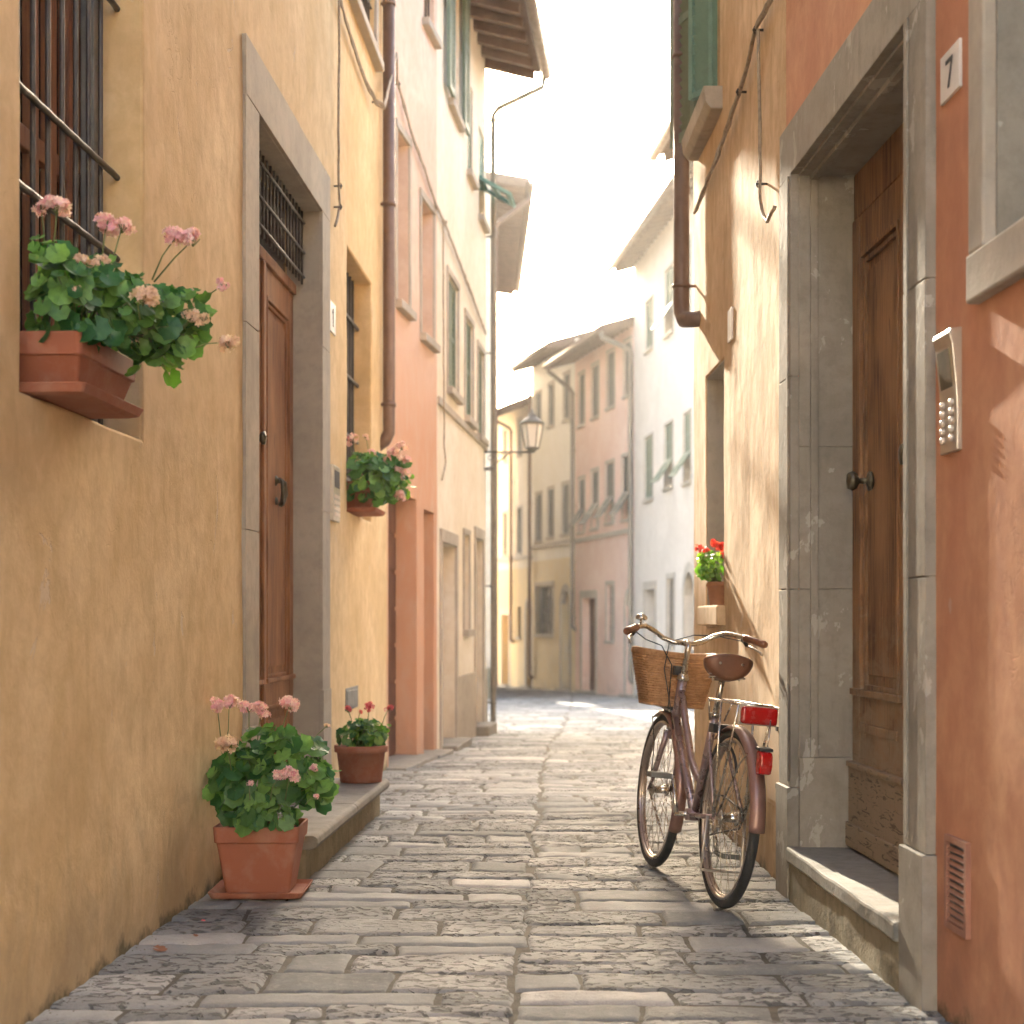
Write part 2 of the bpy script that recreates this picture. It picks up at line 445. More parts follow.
def plain_door(root, W, s0, s1, z0, z1, depth=.2, mat='door_grey', surround='sill_stone', k=.16, step=True, arch=False, planks=False):
    m = MB(W.loc); mid = (s0 + s1) / 2
    m.box(s0 - .02, s1 + .02, -depth - .05, -depth, z0, z1 + .02)
    for a, b in ((s0 + .03, mid - .008), (mid + .008, s1 - .03)):
        if planks:
            for i in range(7): m.box(s0 + .02, s1 - .02, -depth, -depth + .015, z0 + .02 + (z1 - z0) * i / 7, z0 + (z1 - z0) * (i + 1) / 7 - .012)
            break
        m.box(a, b, -depth, -depth + .02, z0 + .04, z0 + .16)
        m.box(a, b, -depth, -depth + .02, z1 - .14, z1 - .03)
        for c, d in ((a, a + .07), (b - .07, b)): m.box(c, d, -depth, -depth + .02, z0 + .16, z1 - .14)
        zz = z0 + (z1 - z0) * .38; m.box(a + .07, b - .07, -depth, -depth + .02, zz, zz + .1)
    d = m.build('door', M[mat], root)
    if arch:
        n = 12; w = (s1 - s0) / 2; q = MB(W.loc)
        for i in range(n):        # voussoir ring closing a square hole to a round arch
            a0, a1 = math.pi * i / n, math.pi * (i + 1) / n; sp = z1 - w
            def rim(a, r): return (mid - math.cos(a) * r, sp + math.sin(a) * r)
            q.prism([rim(a0, w), rim(a1, w), rim(a1, w * 1.46), rim(a0, w * 1.46)], -.12, .012, 't')
        q.box(s0 - k, s0 - .002, -.12, .014, z0 - .2, z1 - w); q.box(s1 + .002, s1 + k, -.12, .014, z0 - .2, z1 - w)
        q.build('surround', M[surround], root, bevel=.004)
    elif surround:
        q = MB(W.loc)
        q.box(s0 - k, s0 - .002, -.1, .02, z0 - .2, z1); q.box(s1 + .002, s1 + k, -.1, .02, z0 - .2, z1)
        q.box(s0 - k, s1 + k, -.1, .024, z1 + .002, z1 + k * 1.2)
        q.build('surround', M[surround], root, bevel=.006)
    if step:
        q = MB(W.loc); q.box(s0 - k * .6, s1 + k * .6, -depth - .1, .16, z0 - .35, z0 + .0)
        q.build('step', M['step_stone'], root, bevel=.012)
    return d

def downpipe(root, W, s, z0, z1, t=.07, r=.045, mat='pipe_brown', arm=None, elbow=True, parent_name='downpipe'):
    m = MB(W.loc)
    pts = []
    if arm: pts += [(s, arm[0], arm[1]), (s, arm[0] - .02, arm[1] - .12), (s, t + .06, z1 + .05), (s, t, z1 - .03)]
    else: pts += [(s, t, z1)]
    pts += [(s, t, z0 + .12)]
    if elbow: pts += [(s, t, z0 + .06), (s, t - .03, z0 + .0), (s, t - .11, z0 - .06)]
    m.tube(pts, r, 10)
    for z in lines(z0 + .25, z1 - .1, 1.6): m.lathe([(r + .007, z), (r + .007, z + .03)], (s, t, 0), 10); m.box(s - .008, s + .008, -.02, t, z + .005, z + .025)
    return m.build(parent_name, M[mat], root)

# ------------------------------------------------------------------ material table
M = {}
M['ochre'] = plaster('ochre_plaster', (.65, .465, .235), (.78, .60, .35), (.50, .34, .165), 0, .5, (.27, .21, .13), .42, .0040)
M['salmon'] = plaster('salmon_plaster', (.68, .52, .42), (.74, .60, .50), (.58, .40, .29), 7, .4, (.30, .22, .17), .35, lower=(.58, .33, .21), lower_z=3.3, soft=.7, g0=-.06)
M['cream'] = plaster('cream_plaster', (.74, .67, .54), (.82, .77, .67), (.60, .51, .37), 13, .3, (.36, .32, .26), .25, g0=-.13)
M['ivory'] = plaster('ivory_plaster', (.72, .62, .46), (.80, .72, .58), (.60, .48, .33), 15, .3, (.4, .36, .3), .3)
M['redplaster'] = plaster('red_plaster', (.54, .255, .15), (.66, .37, .215), (.42, .18, .105), 22, .55, (.28, .15, .10), .4, .0022)
M['gold'] = plaster('golden_plaster', (.62, .44, .25), (.76, .58, .37), (.43, .27, .13), 31, .85, (.22, .15, .08), .55, .003)
M['white'] = plaster('white_plaster', (.60, .55, .48), (.68, .63, .56), (.50, .45, .38), 40, .3, (.4, .36, .32), .3, g0=-.6)
M['pink'] = plaster('pink_plaster', (.72, .52, .43), (.78, .62, .53), (.64, .43, .34), 47, .3, (.42, .30, .24), .4, g0=-.75)
M['creamy'] = plaster('cream_yellow_plaster', (.78, .74, .64), (.82, .79, .72), (.68, .63, .52), 53, .25, (.30, .26, .20), .3, lower=(.68, .56, .34), lower_z=2.75, g0=-.82)
M['yellowfar'] = plaster('yellow_plaster', (.60, .52, .40), (.66, .59, .48), (.50, .42, .29), 59, .25, (.30, .26, .20), .3, lower=(.62, .48, .27), lower_z=2.6, g0=-.88)
M['serena'] = stone('grey_sandstone', (.36, .315, .25), (.46, .405, .32), (.25, .225, .185), 0)
M['serena_worn'] = stone('worn_grey_sandstone', (.25, .23, .19), (.34, .31, .26), (.15, .14, .12), 11, patch=(.46, .43, .38))
M['sill_stone'] = stone('sill_sandstone', (.38, .34, .28), (.48, .43, .36), (.27, .24, .19), 3)
M['step_stone'] = stone('step_sandstone', (.24, .22, .185), (.31, .30, .265), (.13, .13, .11), 5, bump=.006)
M['step_dirty'] = stone('mossy_sandstone', (.235, .20, .13), (.33, .28, .185), (.10, .095, .055), 8, bump=.012)
M['roof'] = plain('roof_tile', (.17, .115, .08), .85, 0, .7, (.10, .07, .05), .004, 6)
M['gutter'] = plain('gutter_copper', (.20, .15, .11), .5, .5, .4)
M['glass'] = glass_dark('window_glass')
M['frame_pale'] = plain('window_frame_paint', (.55, .52, .44), .6, 0, .3)
M['frame_white'] = plain('white_window_paint', (.72, .70, .64), .6, 0, .2)
M['frame_brown'] = wood('brown_window_wood', (.32, .13, .055), (.42, .20, .09), (.12, .05, .03), 3)
M['shutter_green'] = plain('green_shutter_paint', (.15, .20, .15), .6, 0, .5, (.13, .17, .13))
M['shutter_teal'] = plain('teal_shutter_paint', (.14, .28, .24), .5, 0, .5, (.09, .18, .16))
M['shutter_grey'] = plain('grey_shutter_paint', (.13, .135, .12), .7, 0, .5, (.08, .085, .075))
M['shutter_pale'] = plain('pale_shutter_paint', (.40, .43, .38), .7, 0, .4, (.28, .30, .27))
M['iron'] = plain('black_iron', (.11, .10, .09), .5, .6, .4)
M['door_grey'] = plain('grey_door_paint', (.22, .20, .17), .7, 0, .4)
M['door_brown'] = wood('dark_brown_door', (.16, .075, .045), (.22, .11, .07), (.07, .03, .02), 6)
M['pipe_brown'] = plain('brown_pipe_metal', (.19, .125, .095), .45, .5, .5, (.12, .08, .06))
M['pipe_grey'] = plain('grey_pipe_metal', (.24, .22, .19), .45, .5, .5)
M['doorL'] = wood('oiled_walnut_door', (.33, .145, .058), (.45, .22, .098), (.13, .05, .02), 1, rough=.55)
M['doorR'] = wood('old_oak_door', (.25, .125, .052), (.37, .205, .095), (.075, .034, .016), 17, worn=(.29, .225, .15), worn_z=.8, rough=.6)
M['brass'] = plain('dark_bronze', (.13, .115, .075), .38, .8, .6, (.04, .045, .035))
M['cable'] = plain('old_cable', (.34, .27, .19), .7, 0, .7, (.08, .06, .05), scale=30)
M['terracotta'] = plain('terracotta', (.33, .115, .062), .75, 0, .6, (.43, .25, .18), .0008, 9, .3)
M['terracotta2'] = plain('pale_terracotta', (.44, .20, .10), .75, 0, .6, (.30, .14, .08), .0008, 14)
M['soil'] = plain('potting_soil', (.035, .025, .018), .95, 0, .6, bump=.004, scale=30)
M['leaf'] = leafmat('geranium_leaf', (.03, .12, .034), (.20, .38, .09))
M['leaf2'] = leafmat('bright_geranium_leaf', (.10, .25, .035), (.28, .42, .07))
M['stem'] = plain('plant_stem', (.14, .20, .06), .6, 0, .4, (.16, .10, .05), scale=40)
M['petal_pink'] = leafmat('pink_petal', (.78, .38, .52), (.90, .72, .80), .3)
M['petal_fade'] = leafmat('faded_petal', (.64, .40, .34), (.86, .68, .62), .3)
M['petal_red'] = leafmat('red_petal', (.62, .03, .035), (.80, .12, .10), .25)
M['petal_cerise'] = leafmat('cerise_petal', (.68, .07, .13), (.80, .22, .27), .25)
M['steel'] = plain('brushed_steel', (.55, .51, .45), .35, .9, .3, (.3, .28, .25))
M['plate_white'] = plain('enamel_white', (.72, .70, .66), .4, 0, .3, (.55, .53, .48))
M['ink'] = plain('sign_ink', (.05, .05, .055), .6)
M['button'] = plain('button_metal', (.78, .68, .58), .35, .3, .1)
M['hatch_tan'] = plain('hatch_paint', (.56, .40, .24), .6, 0, .3)
M['hatch_grey'] = plain('grey_hatch', (.22, .22, .20), .6, .3, .5)
M['vent_red'] = plain('vent_paint', (.36, .17, .11), .6, 0, .4)
M['lantern_glass'] = plain('lantern_glass_pale', (.80, .78, .72), .2, 0, .1)

# ------------------------------------------------------------------ walls of the street
WA = Wall(-1.5037, .6, -.9487, 12.14, 'L')
WB = Wall(-.9487, 12.14, -.666, 14.2, 'L')
WC = Wall(-.666, 14.2, -.296, 18.2, 'L')
WD = Wall(-.4375, 35.0, -.69, 46.5, 'L')
WR = Wall(1.3343, .6, 1.119, 6.54, 'R')
WY = Wall(1.119, 6.54, 1.0785, 9.5, 'R')
WM = Wall(3.05, 12.2, 2.43, 20.0, 'R')
WW = Wall(3.73, 26.0, 2.762, 36.2, 'R')
WP = Wall(2.76, 36.22, 1.635, 41.4, 'R')
WE = Wall(1.635, 41.42, .567, 45.5, 'R')
WF = Wall(.567, 45.52, -.46, 48.6, 'R')
WG = Wall(-.46, 48.62, -2.6, 52.5, 'R')

def hole(W, pa, pb, pt, pbm, ref=None):
    """opening from pixels: pa, pb the two sides (any order), pt/pb top and bottom measured at column ref"""
    s = sorted((W.s(pa), W.s(pb))); r = ref if ref is not None else (pa + pb) / 2
    return (s[0], s[1], W.z(r, pbm), W.z(r, pt))

# ---------- house A : the long ochre wall on the left
hA = {'win': (WA.s(21), WA.s(143), 1.72, 3.9), 'door': (WA.s(256), WA.s(320), -.3, 3.43),
      'win2': (WA.s(347), WA.s(372), 1.79, 3.47), 'up': (WA.s(362) - .9, WA.s(377) - .1, 5.11, 6.6),
      'up2': (1.9, 3.0, 5.11, 6.3)}
A = house('ochre_house', 'long ochre plaster house with walnut door and barred flower window', WA, 6.9, M['ochre'], list(hA.values()), step=.14, amp=.006, bevel=.012, roofmat=M['roof'])
# barred window with brown wooden leaves behind
s0, s1, z0, z1 = hA['win']
p = MB(WA.loc); p.box(s0 - .02, s1 + .02, -.255, -.235, z0 - .02, z1 + .02); wn = p.build('window', M['glass'], A)
f = MB(WA.loc)
for a in lines(s0, s1, .17): f.box(a - .028, a + .028, -.232, -.195, z0, z1)
f.box(s0, s1, -.229, -.20, z0, z0 + .10); f.box(s0, s1, -.229, -.20, 2.55, 2.62)
f.build('frame', M['frame_brown'], wn, bevel=.004)
f = MB(WA.loc); f.box(s1 - .09, s1 + .01, -.19, -.142, z0, z1); f.box(s0, s1 - .09, -.19, -.15, z1 - .06, z1)
f.build('casing', M['hatch_grey'], wn, bevel=.004)
g = MB(WA.loc); n = 9
for i in range(1, n):
    s = s0 + (s1 - s0) * i / n; g.tube([(s, -.107, z0), (s, -.107, z1)], .009, 8)
for z in (2.34, 2.62, 3.2):
    g.tube([(s0 + (s1 - s0) * i / 18, -.089, z + .002 * (i % 2)) for i in range(19)], .012, 6)
g.build('grille', M['iron'], wn, bevel=.003)
# door
s0, s1, _, zt = hA['door']; zc = 2.95; mid = (s0 + s1) / 2; dz0 = .24
sur = MB(WA.loc)
def slab(m, a0, a1, t0, t1, c0, c1, st=.16, amp=.004):
    h = facade_mb(None, a0, a1, c0, c1, [], t0, t1, step=st, amp=0, mb=m)
sur.box(s0 - .30, s0 - .001, -.18, .022, -.2, .62); [sur.box(s0 - .29 + q_, s0 - .001, -.18, .016, a_, b_) for a_, b_, q_ in ((.622, 1.50, 0), (1.504, 2.42, .004), (2.424, zt, -.002))]
sur.box(s1 + .001, s1 + .27, -.18, .022, -.2, .70); [sur.box(s1 + .001, s1 + .26 + q_, -.18, .016, a_, b_) for a_, b_, q_ in ((.702, 1.72, 0), (1.724, 2.66, .005), (2.664, zt, -.003))]
sur.box(s0 - .29, s0 + 1.02, -.18, .018, zt + .002, zt + .265); sur.box(s0 + 1.024, s1 + .26, -.18, .0165, zt + .002, zt + .262)
sur.box(s0, s1, -.20, -.01, -.2, .235)
sur.box(s0, s0 + .004, -.19, -.001, .1, zt); sur.box(s1 - .004, s1, -.19, -.001, .1, zt); sur.box(s0, s1, -.19, -.001, zt - .004, zt)
sur.box(s0 - .284, s0 - .003, -.17, .008, .64, zt); sur.box(s1 + .003, s1 + .254, -.17, .008, .72, zt); sur.build('surround', M['serena'], A, bevel=.009)
th = MB(WA.loc); th.prism([(-.17, .18), (.05, .18), (.065, .195), (.07, .21), (.065, .232), (.05, .247), (-.17, .25)], s0 + .01, s1 - .01, 's')
th.build('threshold', M['step_stone'], A, bevel=.004)

def door_leaf(parent, W, a, b, z0, z1, tb, mat, lower=.55, mids=(), name='leaf', split=True, flip=False):
    """one framed leaf: stiles, rails, moulded long panel, lower panel"""
    m = MB(W.loc); st = .115
    m.box(a, b, tb - .04, tb - .012, z0, z1)
    m.box(a, a + st, tb - .012, tb + .012, z0, z1); m.box(b - st, b, tb - .012, tb + .012, z0, z1)
    rails = [(z0, z0 + .14), (lower - .07, lower + .05), (z1 - .15, z1)]
    for r0, r1 in rails: m.box(a + st, b - st, tb - .012, tb + .011, r0, r1)
    for p0, p1 in ((z0 + .14, lower - .07), (lower + .05, z1 - .15)):
        q0, q1 = a + st, b - st
        for k, (w, h) in enumerate(((.02, .018), (.042, .006))):        # stepped moulding round the panel
            o = .02 * k + (.002 if k else 0)
            for c in ((q0 + o, q0 + o + .02, p0 + o, p1 - o), (q1 - o - .02, q1 - o, p0 + o, p1 - o)): m.box(c[0], c[1], tb - .012, tb + h - .002 * k, c[2], c[3])
            for c in ((q0 + o + .02, q1 - o - .02, p0 + o, p0 + o + .02), (q0 + o + .02, q1 - o - .02, p1 - o - .02, p1 - o)): m.box(c[0], c[1], tb - .012, tb + h - .001 - .002 * k, c[2], c[3])
        m.box(q0 + .07, q1 - .07, tb - .012, tb + .000, p0 + .08, p1 - .08)
    m.box(a + st * .4, b - st * .4, tb + .012, tb + .035, lower + .05, lower + .075)
    return m.build(name, M[mat], parent, bevel=.004)
TB = -.165
db = MB(WA.loc); db.box(s0, s1, -.235, -.222, dz0, zt); dr = db.build('door', M['doorL'], A)
door_leaf(dr, WA, s0 + .005, mid - .004, dz0 + .01, zc, TB, 'doorL', .72)
door_leaf(dr, WA, mid + .004, s1 - .005, dz0 + .01, zc, TB, 'doorL', .72)
m = MB(WA.loc); m.box(mid - .03, mid + .024, TB + .012, TB + .03, dz0 + .01, zc); m.build('stile', M['doorL'], dr, bevel=.006)
m = MB(WA.loc); m.box(s0, s1, TB - .03, TB + .03, zc + .002, zc + .06); m.build('transom', M['doorL'], dr, bevel=.006)
def knocker(parent, W, s, z, t):
    m = MB(W.loc); m.lathe([(.001, 0), (.028, .002), (.030, .010), (.016, .018), (.014, .035), (.004, .045)], (s, t, z + .05), 14, 'y')
    m.lathe([(.001, 0), (.020, .002), (.022, .012), (.010, .02)], (s, t, z - .06), 12, 'y')
    m.tube([(s - .006, t + .03, z + .06), (s - .045, t + .05, z + .04), (s - .048, t + .055, z - .02), (s - .02, t + .045, z - .065), (s + .0, t + .035, z - .078), (s + .02, t + .045, z - .065), (s + .048, t + .055, z - .02), (s + .045, t + .05, z + .04), (s + .006, t + .03, z + .06)], [.008, .009, .010, .012, .015, .012, .010, .009, .008], 8)
    return m.build('knocker', M['brass'], parent)
knocker(dr, WA, WA.s(276, TB), WA.z(276, 490, TB), TB - .008)
m = MB(WA.loc); m.lathe([(.001, 0), (.022, .001), (.022, .006), (.001, .008)], (mid + .06, TB + .012, 1.78), 14, 'y'); m.build('keyhole', M['brass'], dr)
m = MB(WA.loc); m.lathe([(.001, 0), (.018, .002), (.014, .02), (.032, .035), (.034, .05), (.001, .062)], (mid - .16, TB + .01, 2.02), 16, 'y'); m.build('knob', M['brass'], dr)
# transom grille above the leaves
tw = MB(WA.loc); tw.box(s0, s1, -.218, -.20, zc + .06, zt); fan = tw.build('fanlight', M['glass'], A)
g = MB(WA.loc)
for s in lines(s0 + .02, s1 - .02, .095): g.tube([(s, -.10, zc + .06), (s, -.10, zt)], .007, 6)
for z in (zc + .10, zc + .24, zt - .07): g.tube([(s0, -.10 + .01, z), (s1, -.10 + .01, z)], .008, 6)
g.build('grille', M['iron'], fan)
# front step
m = MB(WA.loc)
sa, sb = 6.78 - .6, 9.17 - .6
m.prism([(-.02, -.3), (.335, -.3), (.34, .13), (-.02, .13)], sa, sb, 's')
m.build('step_base', M['step_dirty'], A, bevel=.012)
m = MB(WA.loc)
for i, (a, b) in enumerate(((sa - .02, sa + 1.15), (sa + 1.156, sb + .02))):
    m.prism([(-.02, .131), (.36, .131), (.385, .14), (.392, .158), (.388, .18), (.372, .192), (-.02, .196)], a, b, 's')
m.build('step', M['step_stone'], A, bevel=.006)
# second barred window
s0, s1, z0, z1 = hA['win2']
p = MB(WA.loc); p.box(s0 - .02, s1 + .02, -.255, -.235, z0 - .02, z1 + .02); wn = p.build('window', M['glass'], A)
f = MB(WA.loc)
for a in (s0, (s0 + s1) / 2, s1): f.box(a - .05, a + .05, -.232, -.20, z0, z1)
f.box(s0, s1, -.229, -.205, z0, z0 + .08); f.build('frame', M['frame_brown'], wn)
g = MB(WA.loc)
for s in lines(s0, s1, .13)[1:-1]: g.box(s - .010, s + .010, -.13, -.11, z0, z1)
for z in (2.05, 2.35, 2.75, 3.15): g.box(s0, s1, -.108, -.092, z - .010, z + .010)
g.build('grille', M['iron'], wn)
# upper windows (their stone sills are what shows)
for key in ('up', 'up2'):
    s0, s1, z0, z1 = hA[key]
    window(A, WA, s0, s1, z0, z1, style='glass', frame_mat='frame_white', bars=True, sill=True, surround=.10)
downpipe(A, WA, WA.s(389, .06), 2.42, 7.2, t=.06, r=.046)
# metal hatch near the ground
m = MB(WA.loc); a = WA.s(345); b = WA.s(357); m.box(a, b, -.03, .008, WA.z(351, 709), WA.z(351, 687)); m.box(a + .03, b - .03, .008, .012, WA.z(351, 706), WA.z(351, 690))
m.build('meter_hatch', M['hatch_grey'], A, bevel=.003)

# ---------- house B : salmon
hB = [hole(WB, 396.5, 408.5, 146, 312, 408.5), hole(WB, 421, 433, 214, 345, 433), hole(WB, 424, 439.5, -120, 45, 437),
      (WB.s(388.5), WB.s(417), -.5, WB.z(417, 500)), (WB.s(424), WB.s(434), -.5, WB.z(434, 513))]
hB[2] = (hB[2][0], min(hB[2][1], WB.L - .12), hB[2][2], hB[2][3])
B = house('salmon_house', 'narrow salmon pink house between the ochre house and the cream house', WB, 7.9, M['salmon'], hB, step=.2, amp=.004)
for h in hB[:2]: window(B, WB, *h, depth=.16, style='glass', surround=.07)
window(B, WB, *hB[2], depth=.10, style='glass', frame_mat='frame_white', bars=True)
h = hB[3]; plain_door(B, WB, h[0], h[1], -.02, h[3], .19, 'door_brown', None, planks=True, step=True)
h = hB[4]; plain_door(B, WB, h[0], h[1], -.04, h[3], .2, 'door_brown', None, step=True)

# ---------- house C : cream
def wz(W, pxa, pxb, ya, yb): return hole(W, pxa, pxb, ya, yb)
hC = [hole(WC, 449, 459, -60, 112), hole(WC, 467.5, 473, 84, 176, 470), hole(WC, 479, 484.5, 133, 222, 482),
      hole(WC, 447.5, 457.5, 281, 392, 452), hole(WC, 465, 472.5, 322, 420, 469), hole(WC, 477.5, 483.5, 352, 438, 481),
      (WC.s(441), WC.s(455), -.6, WC.z(455, 547)), hole(WC, 463.5, 469, 535, 630, 466), (WC.s(475), WC.s(482.5), -.6, WC.z(482, 541))]
C = house('cream_house', 'tall cream house with green shutters and a street lamp on its corner', WC, 7.45, M['cream'], hC, over=.62, pitch=.28, step=.3, amp=.003)
window(C, WC, *hC[0], style='open', shut='shutter_green'); window(C, WC, *hC[1], style='closed', shut='shutter_green')
window(C, WC, *hC[2], style='awning', shut='shutter_teal', ang=1.05)
for h in hC[3:6]: window(C, WC, *h, style='closed', shut='shutter_green', surround=.07)
for h in (hC[6], hC[8]): plain_door(C, WC, h[0], h[1], gz(15) + .06, h[3], .2, 'door_grey', 'sill_stone', .1)
window(C, WC, *hC[7], style='glass', surround=.06)
m = MB(WC.loc); zl = (hC[3][2] + hC[5][2]) / 2 - .10
m.box(0.01, WC.L - .01, -.05, .025, zl - .07, zl); m.build('string_course', M['sill_stone'], C, bevel=.005)
zp = .55
for a, b in ((hC[6][1] + .11, hC[8][0] - .11), (hC[8][1] + .11, WC.L)):
    m = MB(WC.loc); m.box(a, b - .003, -.05, .02, -.8, zp); m.build('plinth', M['serena'], C, bevel=.006)
downpipe(C, WC, WC.L - .06, -.1, 6.85, t=.09, r=.032, mat='pipe_grey', arm=(.67, 7.24))

# ---------- house D : far left, seen as an eave
D = house('far_left_house', 'plain cream house farther on the left, seen by its deep brown eave', WD, 10.75, M['ivory'], [(2, 3, 1, 2.4), (5, 6, 1, 2.4), (2, 3, 4, 5.6), (5, 6, 4, 5.6)], over=.80, pitch=.16, head=.1, tail=.1)
for h in ((2, 3, 1, 2.4), (5, 6, 1, 2.4), (2, 3, 4, 5.6), (5, 6, 4, 5.6)): window(D, WD, *h, style='closed')
downpipe(D, WD, .25, -.4, 9.8, t=.08, r=.05, arm=(.85, 10.5))

# ---------- right, red house with the great door
hR = {'door': (WR.s(913), WR.s(798), -.3, 2.86), 'win': (WR.s(993) - 1.15, WR.s(993), 2.04, 3.7), 'up': (.9, 1.9, 4.6, 5.9)}
hR['door'] = (min(hR['door'][:2]), max(hR['door'][:2]), -.3, 2.86)
R = house('red_house', 'brick red plaster house with a great oak double door in grey stone', WR, 6.4, M['redplaster'], list(hR.values()), step=.14, amp=.0016, bevel=.010)
s0, s1, _, zt = hR['door']; mid = (s0 + s1) / 2
sur = MB(WR.loc)
for sg, e, w in ((-1, s0, .225), (1, s1, .225)):
    lo, hi = (e - w, e - .001) if sg < 0 else (e + .001, e + w)
    [sur.box(lo + q_, hi + q_ * .5, -.19, .030 + q_, a_, b_) for a_, b_, q_ in ((.44, 1.22, 0), (1.224, 2.06, .0008), (2.064, zt, 0))]
    sur.box(lo - .01 * (sg < 0), hi + .01 * (sg > 0) - .012 * (sg > 0), -.19, .044, -.3, .438)
    sur.box(lo + .004, hi - .004, -.18, .020, .46, zt - .004)
    # moulded inner strip
    i0, i1 = (e - .06, e - .03) if sg < 0 else (e + .03, e + .06)
    sur.box(i0, i1, .030, .036, .46, zt)
sur.box(s0 - .225, s1 + .222, -.19, .028, zt + .002, zt + .21)
sur.build('surround', M['serena_worn'], R, bevel=.010)
jm = MB(WR.loc)
jm.box(s0, s0 + .01, -.24, -.002, .2, zt); [jm.box(s1 - .01 - q_, s1, -.24, -.002, a_, b_) for a_, b_, q_ in ((.56, 1.22, 0), (1.224, 1.78, .003), (1.784, zt, .001))]; jm.box(s1 - .022, s1, -.24, -.002, .2, .558)
jm.box(s0 + .01, s1 - .01, -.24, -.002, zt - .012, zt)
jm.box(s1 - .026, s1 - .01, -.075, -.045, .56, zt - .012); jm.box(s0 + .01, s0 + .026, -.075, -.045, .2, zt - .012)
jm.box(s0 + .026, s1 - .026, -.075, -.045, zt - .03, zt - .012)
jm.box(s1 - .005, s1 - .0004, -.238, -.004, .21, zt - .01); jm.build('jamb', M['serena_worn'], R, bevel=.005)
m = facade_mb(WR, s0 + .002, s1 - .002, -.3, .145, [], -.27, .038, step=.07, amp=.014)
m.build('step_base', M['step_dirty'], R, bevel=.01)
m = facade_mb(WR, s0 + .003, s1 - .003, .1455, .205, [], -.27, .052, step=.06, amp=.010)
m.build('step', M['step_stone'], R, bevel=.010)
TR = -.225
db = MB(WR.loc); db.box(s0 + .01, s1 - .01, -.262, -.255, .2, zt); dr = db.build('door', M['doorR'], R)
door_leaf(dr, WR, s0 + .012, mid - .004, .545, 2.665, TR, 'doorR', .76)
door_leaf(dr, WR, mid + .004, s1 - .012, .545, 2.665, TR, 'doorR', .76)
m = MB(WR.loc); m.box(s0 + .012, s1 - .012, TR - .03, TR + .006, 2.672, zt - .012); m.build('header', M['doorR'], dr, bevel=.005)
for a, b in ((s0 + .012, mid - .004), (mid + .004, s1 - .012)):
    m = MB(WR.loc); m.box(a, b, TR - .02, TR + .030, .215, .54); m.box(a, b, TR + .030, TR + .042, .215, .31); m.box(a, b, TR - .02, TR + .040, .525, .548)
    m.build('kick_board', M['doorR'], dr, bevel=.008)
m = MB(WR.loc); m.box(mid - .045, mid + .012, TR + .012, TR + .032, .55, 2.66); m.build('stile', M['doorR'], dr, bevel=.008)
ks = WR.s(872, TR); kz = WR.z(872, 481, TR)
m = MB(WR.loc); m.lathe([(.001, 0), (.036, .002), (.038, .012), (.012, .02), (.010, .05), (.030, .06), (.038, .075), (.030, .092), (.001, .098)], (ks, TR + .0, kz), 18, 'y')
m.build('knob', M['brass'], dr)
m = MB(WR.loc); m.lathe([(.001, 0), (.030, .002), (.032, .012), (.012, .02), (.010, .04), (.036, .05), (.036, .062), (.001, .068)], (mid - .12, TR + .01, 1.66), 16, 'y'); m.build('knob', M['brass'], dr)
m = MB(WR.loc); m.lathe([(.001, 0), (.016, .002), (.016, .006), (.001, .008)], (mid + .05, TR + .012, 1.5), 12, 'y'); m.build('keyhole', M['brass'], dr)
# stone framed window with a grey blind panel
s0, s1, z0, z1 = hR['win']
p = MB(WR.loc); p.box(s0 - .02, s1 + .02, -.20, -.13, z0 - .02, z1 + .02); wn = p.build('window', M['hatch_grey'], R)
f = MB(WR.loc); k = .115
f.box(s0 - k, s0 - .001, -.12, .028, z0 + .001, z1); f.box(s1 + .001, s1 + k, -.12, .028, z0 + .001, z1)
f.box(s0 - k, s1 + k, -.12, .034, z0 - .125, z0); f.box(s0 - k, s1 + k, -.12, .03, z1 + .001, z1 + k)
f.build('frame', M['sill_stone'], wn, bevel=.008)
f = MB(WR.loc); f.box(s1 - .014, s1 - .0005, -.13, -.006, z0, z1); f.box(s0, s0 + .014, -.13, -.006, z0, z1); f.box(s0 + .014, s1 - .014, -.13, -.006, z0, z0 + .014)
f.build('lining', M['serena_worn'], wn, bevel=.003)
window(R, WR, *hR['up'], style='closed', shut='shutter_green')
# ventilation grille near the ground
v0, v1 = sorted((WR.s(949), WR.s(971))); m = MB(WR.loc); zb, zv = .262, .515
for a, b, c, d in ((v0, v0 + .018, zb, zv), (v1 - .018, v1, zb, zv), (v0 + .018, v1 - .018, zb, zb + .018), (v0 + .018, v1 - .018, zv - .018, zv)): m.box(a, b, -.01, .014, c, d)
for i in range(11):
    z = zb + .022 + i * (zv - zb - .044) / 11; m.prism([(-.004, z + .010), (.010, z), (.012, z + .003), (-.002, z + .014)], v0 + .018, v1 - .018, 's')
vb = m.build('vent', M['vent_red'], R)
m = MB(WR.loc); m.box(v0 + .005, v1 - .005, -.004, .003, zb + .005, zv - .005); m.build('vent_shade_plate', M['ink'], vb)  # near-black plate on the uncut wall, its colour standing for shade inside the vent

